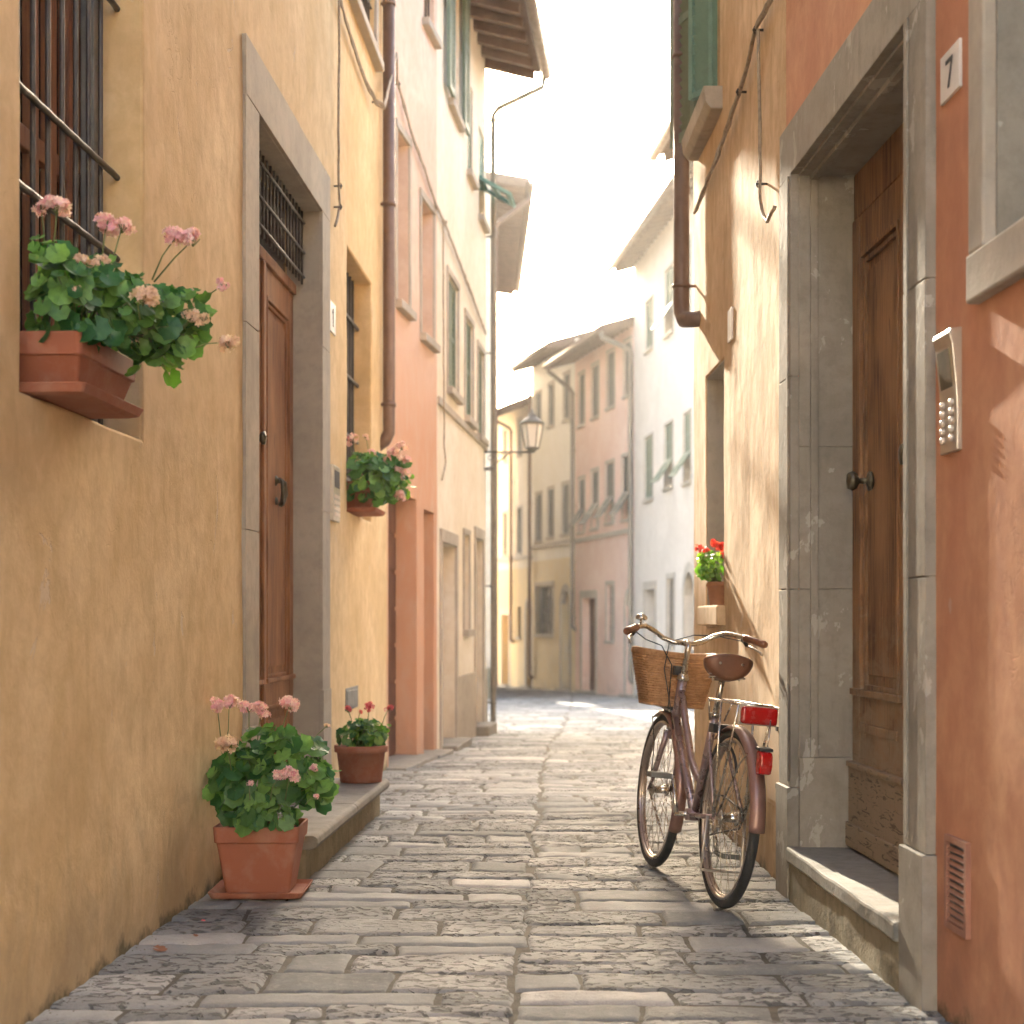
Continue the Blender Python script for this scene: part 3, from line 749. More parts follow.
# ---------- right, golden house
hY = {'win': (WY.s(724), WY.s(706), 1.175, 2.455), 'up': (1.9, 2.62, 3.88, 5.3)}
hY['win'] = (min(hY['win'][:2]), max(hY['win'][:2]), 1.175, 2.455)
Yh = house('golden_house', 'sunlit golden plaster house with streaky wall behind the bicycle', WY, 6.3, M['gold'], list(hY.values()), step=.12, amp=.006, bevel=.010, back=1.75)
s0, s1, z0, z1 = hY['win']
p = MB(WY.loc); p.box(s0 - .02, s1 + .02, -.25, -.21, z0 - .02, z1 + .02); wn = p.build('window', M['glass'], Yh)
f = MB(WY.loc)
for a in (s0, (s0 + s1) / 2, s1): f.box(a - .035, a + .035, -.208, -.17, z0, z1)
f.box(s0, s1, -.205, -.172, z1 - .05, z1); f.build('frame', M['frame_pale'], wn)
f = MB(WY.loc); f.box(s0 - .04, s1 + .03, -.20, .045, z0 - .105, z0 + .002); f.build('sill', M['gold'], wn, bevel=.008)
f = MB(WY.loc); f.box(s1 - .012, s1 - .0005, -.17, -.006, z0 + .003, z1); f.box(s0 + .0005, s0 + .012, -.17, -.006, z0 + .003, z1); f.box(s0 + .012, s1 - .012, -.17, -.006, z1 - .012, z1 - .0005)
f.build('lining', M['sill_stone'], wn, bevel=.003)
s0, s1, z0, z1 = hY['up']
wn = window(Yh, WY, s0, s1, z0, z1, style='glass', sill=False, frame_mat='frame_pale')
m = MB(WY.loc); m.prism([(-.1, z0 - .12), (.06, z0 - .12), (.09, z0 - .08), (.10, z0 + .0), (-.1, z0 + .0)], s0 - .12, s1 + .12, 's'); m.build('sill', M['sill_stone'], wn, bevel=.006)
def swing(W, hs, ht, ang, sg):
    ca, sa = math.cos(ang), math.sin(ang)
    return lambda q: W.loc((hs + sg * (q[0] * ca) - sg * q[1] * sa, ht + q[0] * sa + q[1] * ca, z0 + .01 + q[2]))
shutter_mb(swing(WY, s1, .01, .30, 1), .34, z1 - z0, slats=26).build('shutter', M['shutter_green'], wn)
shutter_mb(swing(WY, s0, .01, .55, 1), .20, z1 - z0, slats=26).build('shutter', M['shutter_teal'], wn)
m = MB(WY.loc); ps = WY.L - .10
m.tube([(ps, .085, 6.1), (ps, .085, 2.98), (ps - .02, .085, 2.90), (ps - .07, .075, 2.85), (ps - .14, .04, 2.84), (ps - .17, -.03, 2.84)], .047, 12)
for z in (3.05, 4.4, 5.6): m.lathe([(.054, z), (.054, z + .022)], (ps, .085, 0), 12); m.box(ps - .007, ps + .007, -.02, .085, z + .003, z + .019)
m.build('downpipe', M['pipe_brown'], Yh)
v0, v1 = sorted((WY.s(783), WY.s(769))); v0 = max(v0, .03)
m = MB(WY.loc); m.box(v0, v1, -.02, .010, .315, .735); m.box(v0 + .02, v1 - .02, .010, .014, .335, .715)
hb = m.build('meter_hatch', M['hatch_tan'], Yh, bevel=.003)
m = MB(WY.loc)
for z in (.40, .64): m.box(v0 + .025, v0 + .055, .014, .022, z, z + .018)
m.build('latch', M['iron'], hb)

# ---------- houses beyond
Mh = house('middle_right_house', 'cream house set back behind the golden corner, showing only its eave', WM, 7.05, M['ivory'], [(1.5, 2.3, 1, 2.4), (4.5, 5.3, 1, 2.4), (1.5, 2.3, 3.8, 5.2), (4.5, 5.3, 3.8, 5.2)], over=.60, back=5)
for h in ((1.5, 2.3, 1, 2.4), (4.5, 5.3, 1, 2.4), (1.5, 2.3, 3.8, 5.2), (4.5, 5.3, 3.8, 5.2)): window(Mh, WM, *h, style='closed')

def far_house(name, label, W, zE, mat, wins, doors, **kw):
    """wins: (px0, px1, y_top, y_bottom, style, options); doors: (px0, px1, y_top, style)"""
    H, dz = [], []
    for w in wins: H.append(hole(W, w[0], w[1], w[2], w[3]))
    for d in doors:
        s = sorted((W.s(d[0]), W.s(d[1]))); zt = W.z((d[0] + d[1]) / 2, d[2]); dz.append((s[0], s[1], -1.4, zt))
    root = house(name, label, W, zE, M[mat], H + dz, **kw)
    for w, h in zip(wins, H): window(root, W, *h, style=w[4], **(w[5] if len(w) > 5 else {}))
    for d, h in zip(doors, dz):
        yy = W.loc(((h[0] + h[1]) / 2, 0, 0)).y
        plain_door(root, W, h[0], h[1], gz(yy) + .05, h[3], .22, d[3], 'sill_stone', .16, arch=(len(d) > 4 and d[4] == 'arch'))
    return root
gr = dict(shut='shutter_grey', surround=.08); gn = dict(shut='shutter_green', surround=.06)
far_house('white_house', 'tall white house right of the pink house with green pushed-out shutters', WW, 9.15, 'white',
    [(646, 653, 300, 349, 'closed', gn), (665.5, 673.5, 268, 333, 'awning', gn), (684.5, 691, 240, 318, 'closed', gn),
     (645, 653, 437, 499, 'closed', gn), (665, 673, 424, 487, 'awning', gn), (684, 691, 413, 482, 'awning', gn), (667.5, 674, 579, 646, 'glass', dict(bars=True, surround=.12))],
    [(645, 655, 590, 'door_grey'), (684.5, 694, 572, 'door_grey', 'arch')], over=.5, pitch=.3)
PK = far_house('pink_house', 'pink plaster house in the middle distance with grey shutters pushed out', WP, 7.85, 'pink',
    [(579, 584.6, 374, 425, 'closed', gr), (592.3, 598.8, 365, 417, 'closed', gr), (607.4, 614.4, 352, 407, 'closed', gr), (624.6, 631.4, 341, 395, 'closed', gr),
     (578.8, 584.6, 479, 532, 'awning', gr), (592, 598.3, 471, 528, 'awning', gr), (606.4, 613.8, 463, 522.5, 'awning', gr), (622.8, 631, 456, 519, 'awning', gr),
     (607, 613.5, 585, 641, 'glass', dict(bars=True, surround=.1))],
    [(582, 595.6, 598, 'door_brown'), (626, 633, 593, 'door_grey', 'arch')], over=.75, pitch=.3)
CR = far_house('cream_yellow_house', 'cream house with yellow ground floor left of the pink house', WE, 8.35, 'creamy',
    [(536.4, 541, 393, 432, 'closed', gr), (549, 554, 384, 426, 'closed', gr), (564, 569.5, 374, 419, 'closed', gr),
     (536.4, 541.7, 494, 541, 'closed', gr), (548.3, 553.8, 489, 537, 'closed', gr), (562.6, 569, 484, 534, 'closed', gr),
     (536.4, 553, 586, 635, 'glass', dict(bars=True, surround=.12))],
    [(561.5, 569.5, 590, 'door_brown', 'arch')], over=.65, pitch=.3)
YL = far_house('yellow_house', 'small yellow house at the far bend of the street with chimney', WF, 7.35, 'yellowfar',
    [(503.5, 507, 430, 462, 'closed', gr), (517.6, 521.4, 420, 455, 'closed', gr), (503.6, 507, 513, 555, 'closed', gr), (517.6, 521.6, 508, 553, 'closed', gr), (517.6, 520.8, 607, 637, 'glass', dict(bars=True))],
    [(502, 509, 615, 'door_brown'), (526.4, 531.6, 600, 'door_grey', 'arch')], over=.7, pitch=.40, back=9)
far_house('end_house', 'pale house closing the view where the street bends away', WG, 6.0, 'white', [(493, 496, 560, 590, 'closed', gr)], [(487, 492, 610, 'door_grey')], over=.6, pitch=.6, back=11)
for root, W in ((PK, WP), (CR, WE), (YL, WF)):
    m = MB(W.loc); z = {PK: W.z(605, 534), CR: W.z(552, 543), YL: W.z(515, 557)}[root]
    m.box(.01, W.L - .01, -.05, .05, z - .09, z + .02); m.build('string_course', M['sill_stone'], root, bevel=.006)
downpipe(PK, WP, .06, -.3, 7.2, t=.06, r=.055, mat='pipe_grey', arm=(.75, 7.6))
downpipe(PK, WP, WP.L - .10, .9, 7.0, t=.10, r=.055, mat='pipe_grey', arm=(.75, 7.6))
downpipe(CR, WE, WE.L - .1, -.5, 7.6, t=.10, r=.05, mat='pipe_brown', arm=(.65, 8.1))
downpipe(YL, WF, WF.s(514), .5, 6.7, t=.10, r=.05, mat='pipe_brown', arm=(.7, 7.1))
m = MB(WF.loc); m.box(1.6, 2.1, -1.6, -1.1, 7.3, 8.45); m.box(1.54, 2.16, -1.66, -1.04, 8.451, 8.54); m.build('chimney', M['pink'], YL, bevel=.01)

WZ = Wall(-9, -15, 9, -15, 'R')  # unseen house added behind the camera to bounce sunlight onto the near walls
hz = [(a, a + 1.1, b, b + 1.7) for a in (1.5, 4.5, 7.5, 10.5, 13.5, 16) for b in (1.2, 4.6)]
Zh = house('bounce_house', 'unseen broad white house added behind the viewer to bounce light', WZ, 8.6, M['white'], hz, over=.6)
for h in hz: window(Zh, WZ, *h, style='closed')

# ------------------------------------------------------------------ street paving
def smooth(e0, e1, x):
    u = max(0, min(1, (x - e0) / (e1 - e0))); return u * u * (3 - 2 * u)
def build_paving():
    verts, faces, tints = [], [], []
    rnd = random.Random(11)
    def stone_block(x0, x1, y0, y1, sk0, sk1, near):
        w, d = x1 - x0, y1 - y0
        step = .026 if near == 0 else (.045 if near == 1 else .09)
        nx, ny = max(5, int(w / step)), max(4, int(d / step))
        tint = min(1, max(0, rnd.gauss(.48, .27))); tx, ty = rnd.uniform(-.005, .005), rnd.uniform(-.006, .006)
        lift = rnd.uniform(-.0025, .0025); rc = rnd.uniform(.008, .028); gap = rnd.uniform(.001, .004); b0 = len(verts)
        seed = rnd.uniform(0, 90)
        def warp(u): return .5 + .5 * math.sin((u - .5) * math.pi) * .55 + (u - .5) * .45
        for j in range(ny + 1):
            for i in range(nx + 1):
                u, v = warp(i / nx), warp(j / ny)
                x = x0 + w * u; y = y0 + d * v + (sk0 * (1 - v) + sk1 * v) * (u - .5)
                p = Vector((x, y, seed))
                ex = min(x - x0, x1 - x); ey = min(v * d, (1 - v) * d)
                if ex < rc and ey < rc: e = rc - math.hypot(rc - ex, rc - ey)
                else: e = min(ex, ey)
                e -= gap + .006 * (noise.noise(p * 9) + .6 * noise.noise(p * 28)) + .002
                h = gz(y) - .014 + .014 * smooth(-.006, .009, e) + lift
                h += tx * (u - .5) + ty * (v - .5) + .0045 * noise.noise(p * 6.5) + ((.0042 if near == 0 else .003) * noise.noise(p * 21) if near < 2 else 0) + .0012 * (1 - (2 * u - 1) ** 2) * (1 - (2 * v - 1) ** 2)
                q = Vector((x, y, 0)); wx = .045 * noise.noise(q * .9 + Vector((0, 0, 7))) + .012 * noise.noise(q * 4.2); wy = .06 * noise.noise(q * .8 + Vector((5, 0, 17))) + .014 * noise.noise(q * 4.2 + Vector((0, 0, 9)))
                verts.append((x + wx, y + wy, h))
        for j in range(ny):
            for i in range(nx):
                a = b0 + j * (nx + 1) + i; faces.append((a, a + 1, a + nx + 2, a + nx + 1)); tints.append(tint)
    def cx(y): return .05 * noise.noise(Vector((0, y * 2.3, 4))) + .03 * noise.noise(Vector((0, y * 9, 4))) - .135 + .031 * y + .25 * max(0, y - 14) * .12 - .0006 * max(0, y - 14) ** 2 * 1.0
    for side in (-1, 1):
        y = 2.6
        sk = 0.0
        while y < 54:
            big = rnd.random() < .35
            d = rnd.uniform(.22, .32) if big else rnd.uniform(.12, .21)
            if y > 18: d *= 1.2
            nsk = rnd.uniform(-.04, .04)
            near = 0 if y < 8.5 else (1 if y < 16 else 2)
            if side < 0: lo = (-1.66 + .0481 * y) if y < 13 else (-1.6 if y < 24 else (-3.0 if y < 40 else -3.5))
            else: lo = (1.44 - .036 * y) if y < 9.2 else (3.8 if y < 40 else 3.0)
            x = cx(y); end = lo
            while (x - end) * side < -.02:
                w = rnd.uniform(.20, .50) if rnd.random() < .7 else rnd.uniform(.5, .72) * (1.0 if near < 2 else 1.15)
                if abs(x + side * w - end) < .22: w = abs(end - x)
                a, b = sorted((x, x + side * w))
                stone_block(a + .002, b - .002, y + .002, y + d - .002, sk, nsk, near)
                x += side * w
            sk = nsk
            y += d
    me = bpy.data.meshes.new('street'); me.from_pydata(verts, [], faces); me.update()
    at_ = me.attributes.new('tint', 'FLOAT', 'FACE'); at_.data.foreach_set('value', tints)
    me.polygons.foreach_set('use_smooth', [True] * len(faces)); me.materials.append(paving())
    o = bpy.data.objects.new('street', me); COL.objects.link(o)
    tag(o, 'worn grey stone paving laid in two strips', None, None, 'structure')
build_paving()
# ground and mortar under the paving, one sheet to the horizon
bm = bmesh.new()
ys = [-300, -60, -10, 0, 2] + lines(3, 60, .5) + [70, 100, 200, 600, 1500]; xs = [-1500, -300, -60, -12] + lines(-4, 5, .5) + [14, 60, 300, 1500]
gridv = [[bm.verts.new((x, y, gz(y) - .0085)) for x in xs] for y in ys]
for j in range(len(ys) - 1):
    for i in range(len(xs) - 1): bm.faces.new((gridv[j][i], gridv[j][i + 1], gridv[j + 1][i + 1], gridv[j + 1][i]))
me = bpy.data.meshes.new('ground'); bm.to_mesh(me); bm.free()
M['mortar'] = plain('joint_dirt', (.10, .09, .07), .95, 0, .8, (.035, .035, .025), .004, 14); me.materials.append(M['mortar'])
o = bpy.data.objects.new('ground', me); COL.objects.link(o); tag(o, 'dirt and mortar below the paving', None, None, 'structure')

# ------------------------------------------------------------------ plants
def leaf(m, c, nrm, fwd, r, tint, rnd):
    """scalloped round geranium leaf, cupped, with a notch at the stalk"""
    n = nrm.normalized(); x = (fwd - n * fwd.dot(n))
    if x.length < 1e-3: x = n.orthogonal()
    x.normalize(); y = n.cross(x)
    cup = rnd.uniform(-.2, .42); N = 18; ctr = m.bm.verts.new(c - n * r * .05)
    mid, rim = [], []
    for k in range(N):
        a = math.pi * (-1 + (2 * k + .6) / (N - .0)) * .96
        lob = 1 + .10 * math.cos(a * 7) if True else 1
        rr = r * lob * (.92 + .1 * math.cos(a))
        fold = .06 * math.cos(a * 7)
        mid.append(m.bm.verts.new(c + (x * math.cos(a) + y * math.sin(a)) * rr * .55 + n * r * (cup * .3 + fold * .3)))
        rim.append(m.bm.verts.new(c + (x * math.cos(a) + y * math.sin(a)) * rr + n * r * (cup + fold + rnd.uniform(-.03, .03))))
    for k in range(N - 1):
        m.face([ctr, mid[k], mid[k + 1]], tint, True); m.face([mid[k], rim[k], rim[k + 1], mid[k + 1]], tint, True)

def flower_head(parent, c, r, mat, rnd, n=46, stem_from=None, sq=.72, name='flower_head'):
    m = MB(); n = int(n * 1.7); r *= 1.12
    lob = [Vector((rnd.gauss(0, 1), rnd.gauss(0, 1), rnd.gauss(.2, .7))).normalized() * r * rnd.uniform(.35, .75) for _ in range(6)]
    for i in range(n):
        d = Vector((rnd.gauss(0, 1), rnd.gauss(0, 1), rnd.gauss(0, 1) + .35)).normalized()
        q = c + rnd.choice(lob) + Vector((d.x, d.y, d.z * sq)) * r * rnd.uniform(.25, .62)
        t = rnd.random(); x = d.orthogonal().normalized(); y = d.cross(x); pr = r * rnd.uniform(.30, .42); a0 = rnd.uniform(0, 6)
        for k in range(5):
            a = a0 + k * 1.2566; u = x * math.cos(a) + y * math.sin(a); w = d.cross(u)
            vs = [q, q + u * pr * .6 + w * pr * .36 + d * pr * .12, q + u * pr * 1.05 + d * pr * .28, q + u * pr * .6 - w * pr * .36 + d * pr * .12]
            m.face([m.bm.verts.new(v) for v in vs], min(1, max(0, t + rnd.uniform(-.2, .2))), True)
    fh = m.build(name, M[mat], parent, normals=False)
    if stem_from is not None:
        s = MB(); mid = (c + stem_from) / 2 + Vector((rnd.uniform(-.01, .01), rnd.uniform(-.01, .01), .01))
        s.tube([stem_from, mid, c], [.0028, .0022, .0018], 6)
        for i in range(8):
            d = Vector((rnd.gauss(0, 1), rnd.gauss(0, 1), .6)).normalized(); s.tube([c - Vector((0, 0, r * .55)), c + Vector((d.x, d.y, d.z * .5)) * r * .6], .0012, 4)
        s.build('stalk', M['stem'], fh)
    return fh

def foliage(parent, blobs, n, lr, mat, rnd, base, minx=None, name='foliage', stems=14, push=None):
    """leaves through the volume of several ellipsoids (centre, radii, weight); mostly near the outside and facing up and out"""
    m = MB(); s = MB(); tot = sum(b[2] for b in blobs)
    C = sum((b[0] * b[2] for b in blobs), Vector()) / tot; pts = []
    tries = 0
    while len(pts) < n and tries < n * 20:
        tries += 1
        k = rnd.uniform(0, tot); b = blobs[0]
        for bb in blobs:
            if k < bb[2]: b = bb; break
            k -= bb[2]
        d = Vector((rnd.gauss(0, 1), rnd.gauss(0, 1), rnd.gauss(.15, 1))).normalized(); rad = rnd.uniform(.35, 1.3) ** .5
        q = b[0] + Vector((d.x * b[1][0], d.y * b[1][1], d.z * b[1][2])) * rad
        if push and not push(q): continue
        pts.append(q)
        up = Vector((d.x * .8, d.y * .8, .75 + .5 * d.z)) + Vector((rnd.gauss(0, .5), rnd.gauss(0, .5), rnd.gauss(0, .35)))
        if d.z < -.2: up = Vector((d.x, d.y, .25)) + Vector((rnd.gauss(0, .3), rnd.gauss(0, .3), 0))
        if rnd.random() < .55: up += Vector((0, -.9, .1))
        leaf(m, q, up, Vector((d.x, d.y, -.4 + rnd.uniform(-.3, .3))), lr * rnd.uniform(.45, 1.12), rnd.random() ** 1.5, rnd)
        if rnd.random() < stems / n * 2.2: s.tube([base + Vector((rnd.uniform(-.03, .03), rnd.uniform(-.03, .03), 0)), (base + q) / 2 + Vector((0, 0, .03)), q], [.003, .0024, .0016], 5)
    fo = m.build(name, M[mat], parent, normals=False); s.build('stems', M['stem'], parent)
    return fo

def square_pot(parent, c, wx, wy, h, mat, rot, rim=.022, saucer=True, taper=.74):
    """rectangular plastic-terracotta pot: c = centre of the base, rot = (unit x, unit y)"""
    ux, uy = rot; fl = lambda q: c + ux * q[0] + uy * q[1] + Vector((0, 0, q[2]))
    def ring(w, d, z, m, rr=.12):
        out = []
        for sx, sy, a0 in ((1, 1, 0), (-1, 1, 90), (-1, -1, 180), (1, -1, 270)):
            r = min(w, d) * rr
            for k in range(4):
                a = math.radians(a0 + k * 30); out.append(m.v((sx * (w - r) + math.cos(a) * r, sy * (d - r) + math.sin(a) * r, z)))
        return out
    def rings(m, L):
        R = [ring(a, b, z, m) for a, b, z in L]
        for A_, B_ in zip(R, R[1:]):
            for k in range(16): m.face([A_[k], A_[(k + 1) % 16], B_[(k + 1) % 16], B_[k]], 0)
        m.face(R[0][::-1]); m.face(R[-1])
    z0 = .022 if saucer else 0; X, Y = wx / 2, wy / 2
    m = MB(fl)
    rings(m, [(X * taper, Y * taper, z0), (X * .93, Y * .93, h - .065), (X * .93 + .008, Y * .93 + .008, h - .062), (X, Y, h - .004), (X, Y, h), (X - .010, Y - .010, h), (X - .018, Y - .018, h - .05), (X * taper * .9, Y * taper * .9, h - .052)])
    pot = m.build('pot', M[mat], parent, bevel=.003, angle=.5)
    m = MB(fl); rings(m, [(X * .8, Y * .8, h - .05), (X - .022, Y - .022, h - .03), (X * .4, Y * .4, h - .02)]); m.build('soil', M['soil'], parent)
    if saucer:
        m = MB(fl); k = .97
        rings(m, [(X * k - .012, Y * k - .012, 0), (X * k + .012, Y * k + .012, .006), (X * k + .024, Y * k + .024, .030), (X * k + .020, Y * k + .020, .032), (X * k + .004, Y * k + .004, .016), (X * k * .7, Y * k * .7, .0155)])
        m.build('saucer', M[mat], parent, bevel=.002, angle=.5)
    return pot
def round_pot(parent, c, r, h, mat, rnd=None, taper=.72):
    m = MB(lambda q: c + Vector(q))
    m.lathe([(r * taper, 0), (r * taper + .002, .004), (r * .90, h - h * .2), (r * .91, h * .8), (r * .99, h * .815), (r, h - .008), (r * .985, h), (r * .91, h), (r * .88, h * .86), (r * .3, h * .85)], (0, 0, 0), 32)
    p = m.build('pot', M[mat], parent)
    m = MB(lambda q: c + Vector(q)); m.lathe([(r * .5, h * .80), (r * .885, h * .87), (r * .5, h * .91), (.01, h * .92)], (0, 0, 0), 20); m.build('soil', M['soil'], parent)
    return p
axL = (Vector((WA.u.x, WA.u.y, 0)), Vector((WA.n.x, WA.n.y, 0)))
G = 'potted geraniums along the street'
# 1. planter on the sill of the barred window
rnd = random.Random(3)
c = WA.loc((WA.s(21) + .37, .015, 1.722)); r_ = empty('geranium_planter', c, 'long terracotta planter of trailing pink geraniums on the barred window sill', 'planter', G)
square_pot(r_, c, .56, .235, .175, 'terracotta', axL)
yb = c.y
foliage(r_, [(at(75, 308, 4.55), Vector((.16, .20, .115)), 5), (at(118, 318, 4.75), Vector((.15, .2, .115)), 5), (at(168, 325, 4.85), Vector((.095, .12, .10)), 2.6), (at(50, 272, 4.5), Vector((.09, .13, .09)), 2), (at(110, 282, 4.6), Vector((.09, .12, .07)), 1.5), (at(160, 372, 4.8), Vector((.06, .07, .06)), 1.4), (at(185, 312, 4.9), Vector((.06, .08, .07)), 1.0), (at(95, 345, 4.6), Vector((.12, .12, .05)), 1.4)],
        420, .038, 'leaf', rnd, c + Vector((0, .1, .16)), push=lambda q: q.x > -1.5326 + .0481 * q.y + (.03 if not (4.36 < q.y < 5.45) else -.07) and q.x > -.3 * q.y - .0 and not (abs((q - c).dot(axL[0])) < .26 and q.z < c.z + .16))
foliage(r_, [(at(185, 325, 4.85), Vector((.06, .07, .06)), 2), (at(158, 370, 4.8), Vector((.06, .05, .045)), 2)], 20, .034, 'leaf2', rnd, at(130, 335, 4.8), name='young_foliage', stems=6)
for px, py, Y, rr, mt, sx, sy in ((41, 207, 4.55, .024, 'petal_pink', 44, 262), (57, 208, 4.5, .030, 'petal_pink', 50, 262), (106, 224, 4.62, .032, 'petal_pink', 100, 280), (122, 227, 4.64, .030, 'petal_pink', 101, 282), (176, 237, 4.72, .030, 'petal_pink', 152, 280), (193, 240, 4.74, .032, 'petal_pink', 154, 282),
        (143, 298, 4.5, .036, 'petal_fade', 140, 320), (86, 262, 4.5, .026, 'petal_fade', 90, 280), (223, 285, 4.9, .020, 'petal_pink', 185, 318), (192, 318, 4.75, .026, 'petal_fade', 180, 330), (204, 318, 4.75, .020, 'petal_fade', 182, 330), (228, 342, 4.8, .030, 'petal_fade', 184, 352), (100, 262, 4.52, .022, 'petal_fade', 100, 280), (76, 290, 4.4, .014, 'petal_fade', 76, 300)):
    flower_head(r_, at(px, py, Y), rr, mt, rnd, n=int(16 + rr * 900), stem_from=at(sx, sy, Y + .03))
# 2. big square pot at the foot of the wall
rnd = random.Random(5)
c = Vector((-1.005, 6.42, .002)); r_ = empty('potted_geranium', c, 'large square terracotta pot of pink geraniums standing on the paving beside the step', 'potted plant', G)
square_pot(r_, c, .34, .30, .285, 'terracotta', (Vector((1, .0, 0)), Vector((0, 1, 0))))
wallx = lambda q: q.x > -1.5326 + .0481 * q.y + .03
foliage(r_, [(at(245, 780, 6.40), Vector((.155, .14, .14)), 4), (at(280, 765, 6.42), Vector((.19, .15, .135)), 5), (at(308, 785, 6.4), Vector((.10, .12, .09)), 2), (at(265, 815, 6.3), Vector((.13, .08, .05)), 1.2)],
        330, .046, 'leaf', rnd, c + Vector((0, 0, .27)), push=lambda q: wallx(q) and not (q.z < .27 and abs(q.x - c.x) < .18 and abs(q.y - c.y) < .15))
for px, py, Y, rr, mt, sx, sy in ((217, 704, 6.4, .030, 'petal_pink', 223, 760), (229, 704, 6.4, .032, 'petal_pink', 223, 760), (249, 708, 6.4, .032, 'petal_pink', 254, 760), (261, 710, 6.4, .034, 'petal_pink', 256, 760), (290, 704, 6.42, .036, 'petal_pink', 278, 750),
        (226, 746, 6.25, .040, 'petal_fade', 232, 775), (281, 776, 6.2, .030, 'petal_pink', 270, 800), (291, 773, 6.2, .032, 'petal_pink', 285, 800), (314, 768, 6.3, .018, 'petal_pink', 300, 780), (316, 798, 6.2, .014, 'petal_pink', 305, 805), (250, 784, 6.2, .014, 'petal_pink', 250, 800), (327, 726, 6.45, .012, 'petal_fade', 300, 755)):
    flower_head(r_, at(px, py, Y), rr, mt, rnd, n=int(16 + rr * 900), stem_from=at(sx, sy, Y + .02))
# 3. small round pot on the step
rnd = random.Random(8)
c = at(361, 780, 8.95); c.z = .197; r_ = empty('potted_geranium', c, 'small round terracotta pot with three cerise geranium blooms on the step end', 'potted plant', G)
round_pot(r_, c, .150, .205, 'terracotta', taper=.76)
foliage(r_, [(c + Vector((0, 0, .26)), Vector((.13, .13, .065)), 3), (c + Vector((.06, 0, .28)), Vector((.09, .1, .06)), 1)], 130, .030, 'leaf', rnd, c + Vector((0, 0, .18)))
foliage(r_, [(c + Vector((0.05, 0, .27)), Vector((.12, .12, .065)), 3)], 40, .028, 'leaf2', rnd, c + Vector((0, 0, .18)), name='young_foliage', stems=4)
for px, py, rr in ((348, 710, .022), (369, 707, .026), (389, 708, .026), (360, 712, .012)):
    flower_head(r_, at(px, py, 8.93), rr, 'petal_cerise', rnd, n=26, stem_from=at(361 + (px - 361) * .7, 730, 8.95))
# 4. planter on the sill of the second window
rnd = random.Random(12)
c = WA.loc(((WA.s(347) + WA.s(372)) / 2 - .18, .03, 1.795)); r_ = empty('geranium_planter', c, 'short terracotta planter of pink geraniums on the far ochre window sill', 'planter', G)
square_pot(r_, c, .48, .23, .20, 'terracotta', axL)
foliage(r_, [(at(368, 478, 10.3), Vector((.18, .22, .15)), 5), (at(386, 478, 10.4), Vector((.17, .18, .14)), 4)], 260, .042, 'leaf', rnd, c + Vector((0, 0, .18)), push=lambda q: q.x > -1.5326 + .0481 * q.y + (.03 if not (10.2 < q.y < 11.2) else -.06))
foliage(r_, [(at(392, 486, 10.4), Vector((.13, .14, .11)), 3)], 45, .036, 'leaf2', rnd, c + Vector((0, 0, .18)), name='young_foliage', stems=4)
for px, py, rr in ((352, 438, .034), (366, 437, .020), (349, 444, .022), (372, 453, .03), (392, 453, .040), (402, 447, .036), (406, 460, .034), (398, 470, .036), (404, 477, .040), (400, 497, .038), (386, 460, .03)):
    flower_head(r_, at(px, py, 10.3), rr, 'petal_pink', rnd, n=24, stem_from=at(375 + (px - 375) * .6, 475, 10.4))
# 5. little pot on the golden house's window sill
rnd = random.Random(15)
Yp = 8.5; c = at(717, 606, Yp); c.z = 1.178; c.x = (717 - 512) / 1600 * Yp; r_ = empty('potted_geranium', c, 'little pot of red geraniums on the window sill above the bicycle', 'potted plant', G)
round_pot(r_, c, .058, .125, 'terracotta2', taper=.62)
foliage(r_, [(at(711, 566, Yp - .02), Vector((.075, .10, .07)), 3), (at(706, 572, Yp - .1), Vector((.05, .07, .05)), 1)], 110, .024, 'leaf2', rnd, c + Vector((0, 0, .11)), push=lambda q: q.x < 1.2086 - .0137 * q.y + .05)
for px, py, rr in ((700, 549, .024), (707, 551, .02), (715, 545, .026), (721, 547, .026), (722, 556, .02)):
    flower_head(r_, at(px, py, Yp - .05), rr, 'petal_red', rnd, n=24, stem_from=at(713, 570, Yp))

# ------------------------------------------------------------------ things on the walls
def mk_plate(W, px0, px1, z0, z1, label, digit=None, mat='plate_white'):
    a, b = sorted((W.s(px0), W.s(px1))); c = W.loc(((a + b) / 2, 0, z0)); r = empty('house_number', c, label, 'house number')
    m = MB(W.loc); m.box(a, b, -.004, .008, z0, z1); m.build('plate', M[mat], r, bevel=.002)
    if digit:
        w, h = (b - a), (z1 - z0); m = MB(W.loc); mid = (a + b) / 2; k = W.sd   # on the right wall s runs to the reader's left
        def P(u, v): return (mid + k * (u - .5) * w * .36, z0 + h * (.2 + .6 * v))
        if digit == '7': polys = [[(0, 1), (1, 1), (1, .86), (0, .86)], [(1, .86), (.8, .86), (.28, 0), (.5, 0)]]
        else: polys = [[(.4, 0), (.6, 0), (.6, 1), (.4, 1)], [(.2, .72), (.2, .82), (.4, 1), (.4, .88)]]
        for q in polys: m.prism([P(*e) for e in q], .0085, .0105, 't')
        m.build('digit', M['ink'], r)
    return r
mk_plate(WR, 943, 962, 2.525, 2.655, 'white enamel plate with a black 7 on the red wall', '7')
mk_plate(WA, 329, 334.5, 2.81, 2.99, 'small white number plate beside the walnut door surround', '1')
mk_plate(WY, 729, 733, 2.50, 2.66, 'small blank white plate above the golden wall window', None)

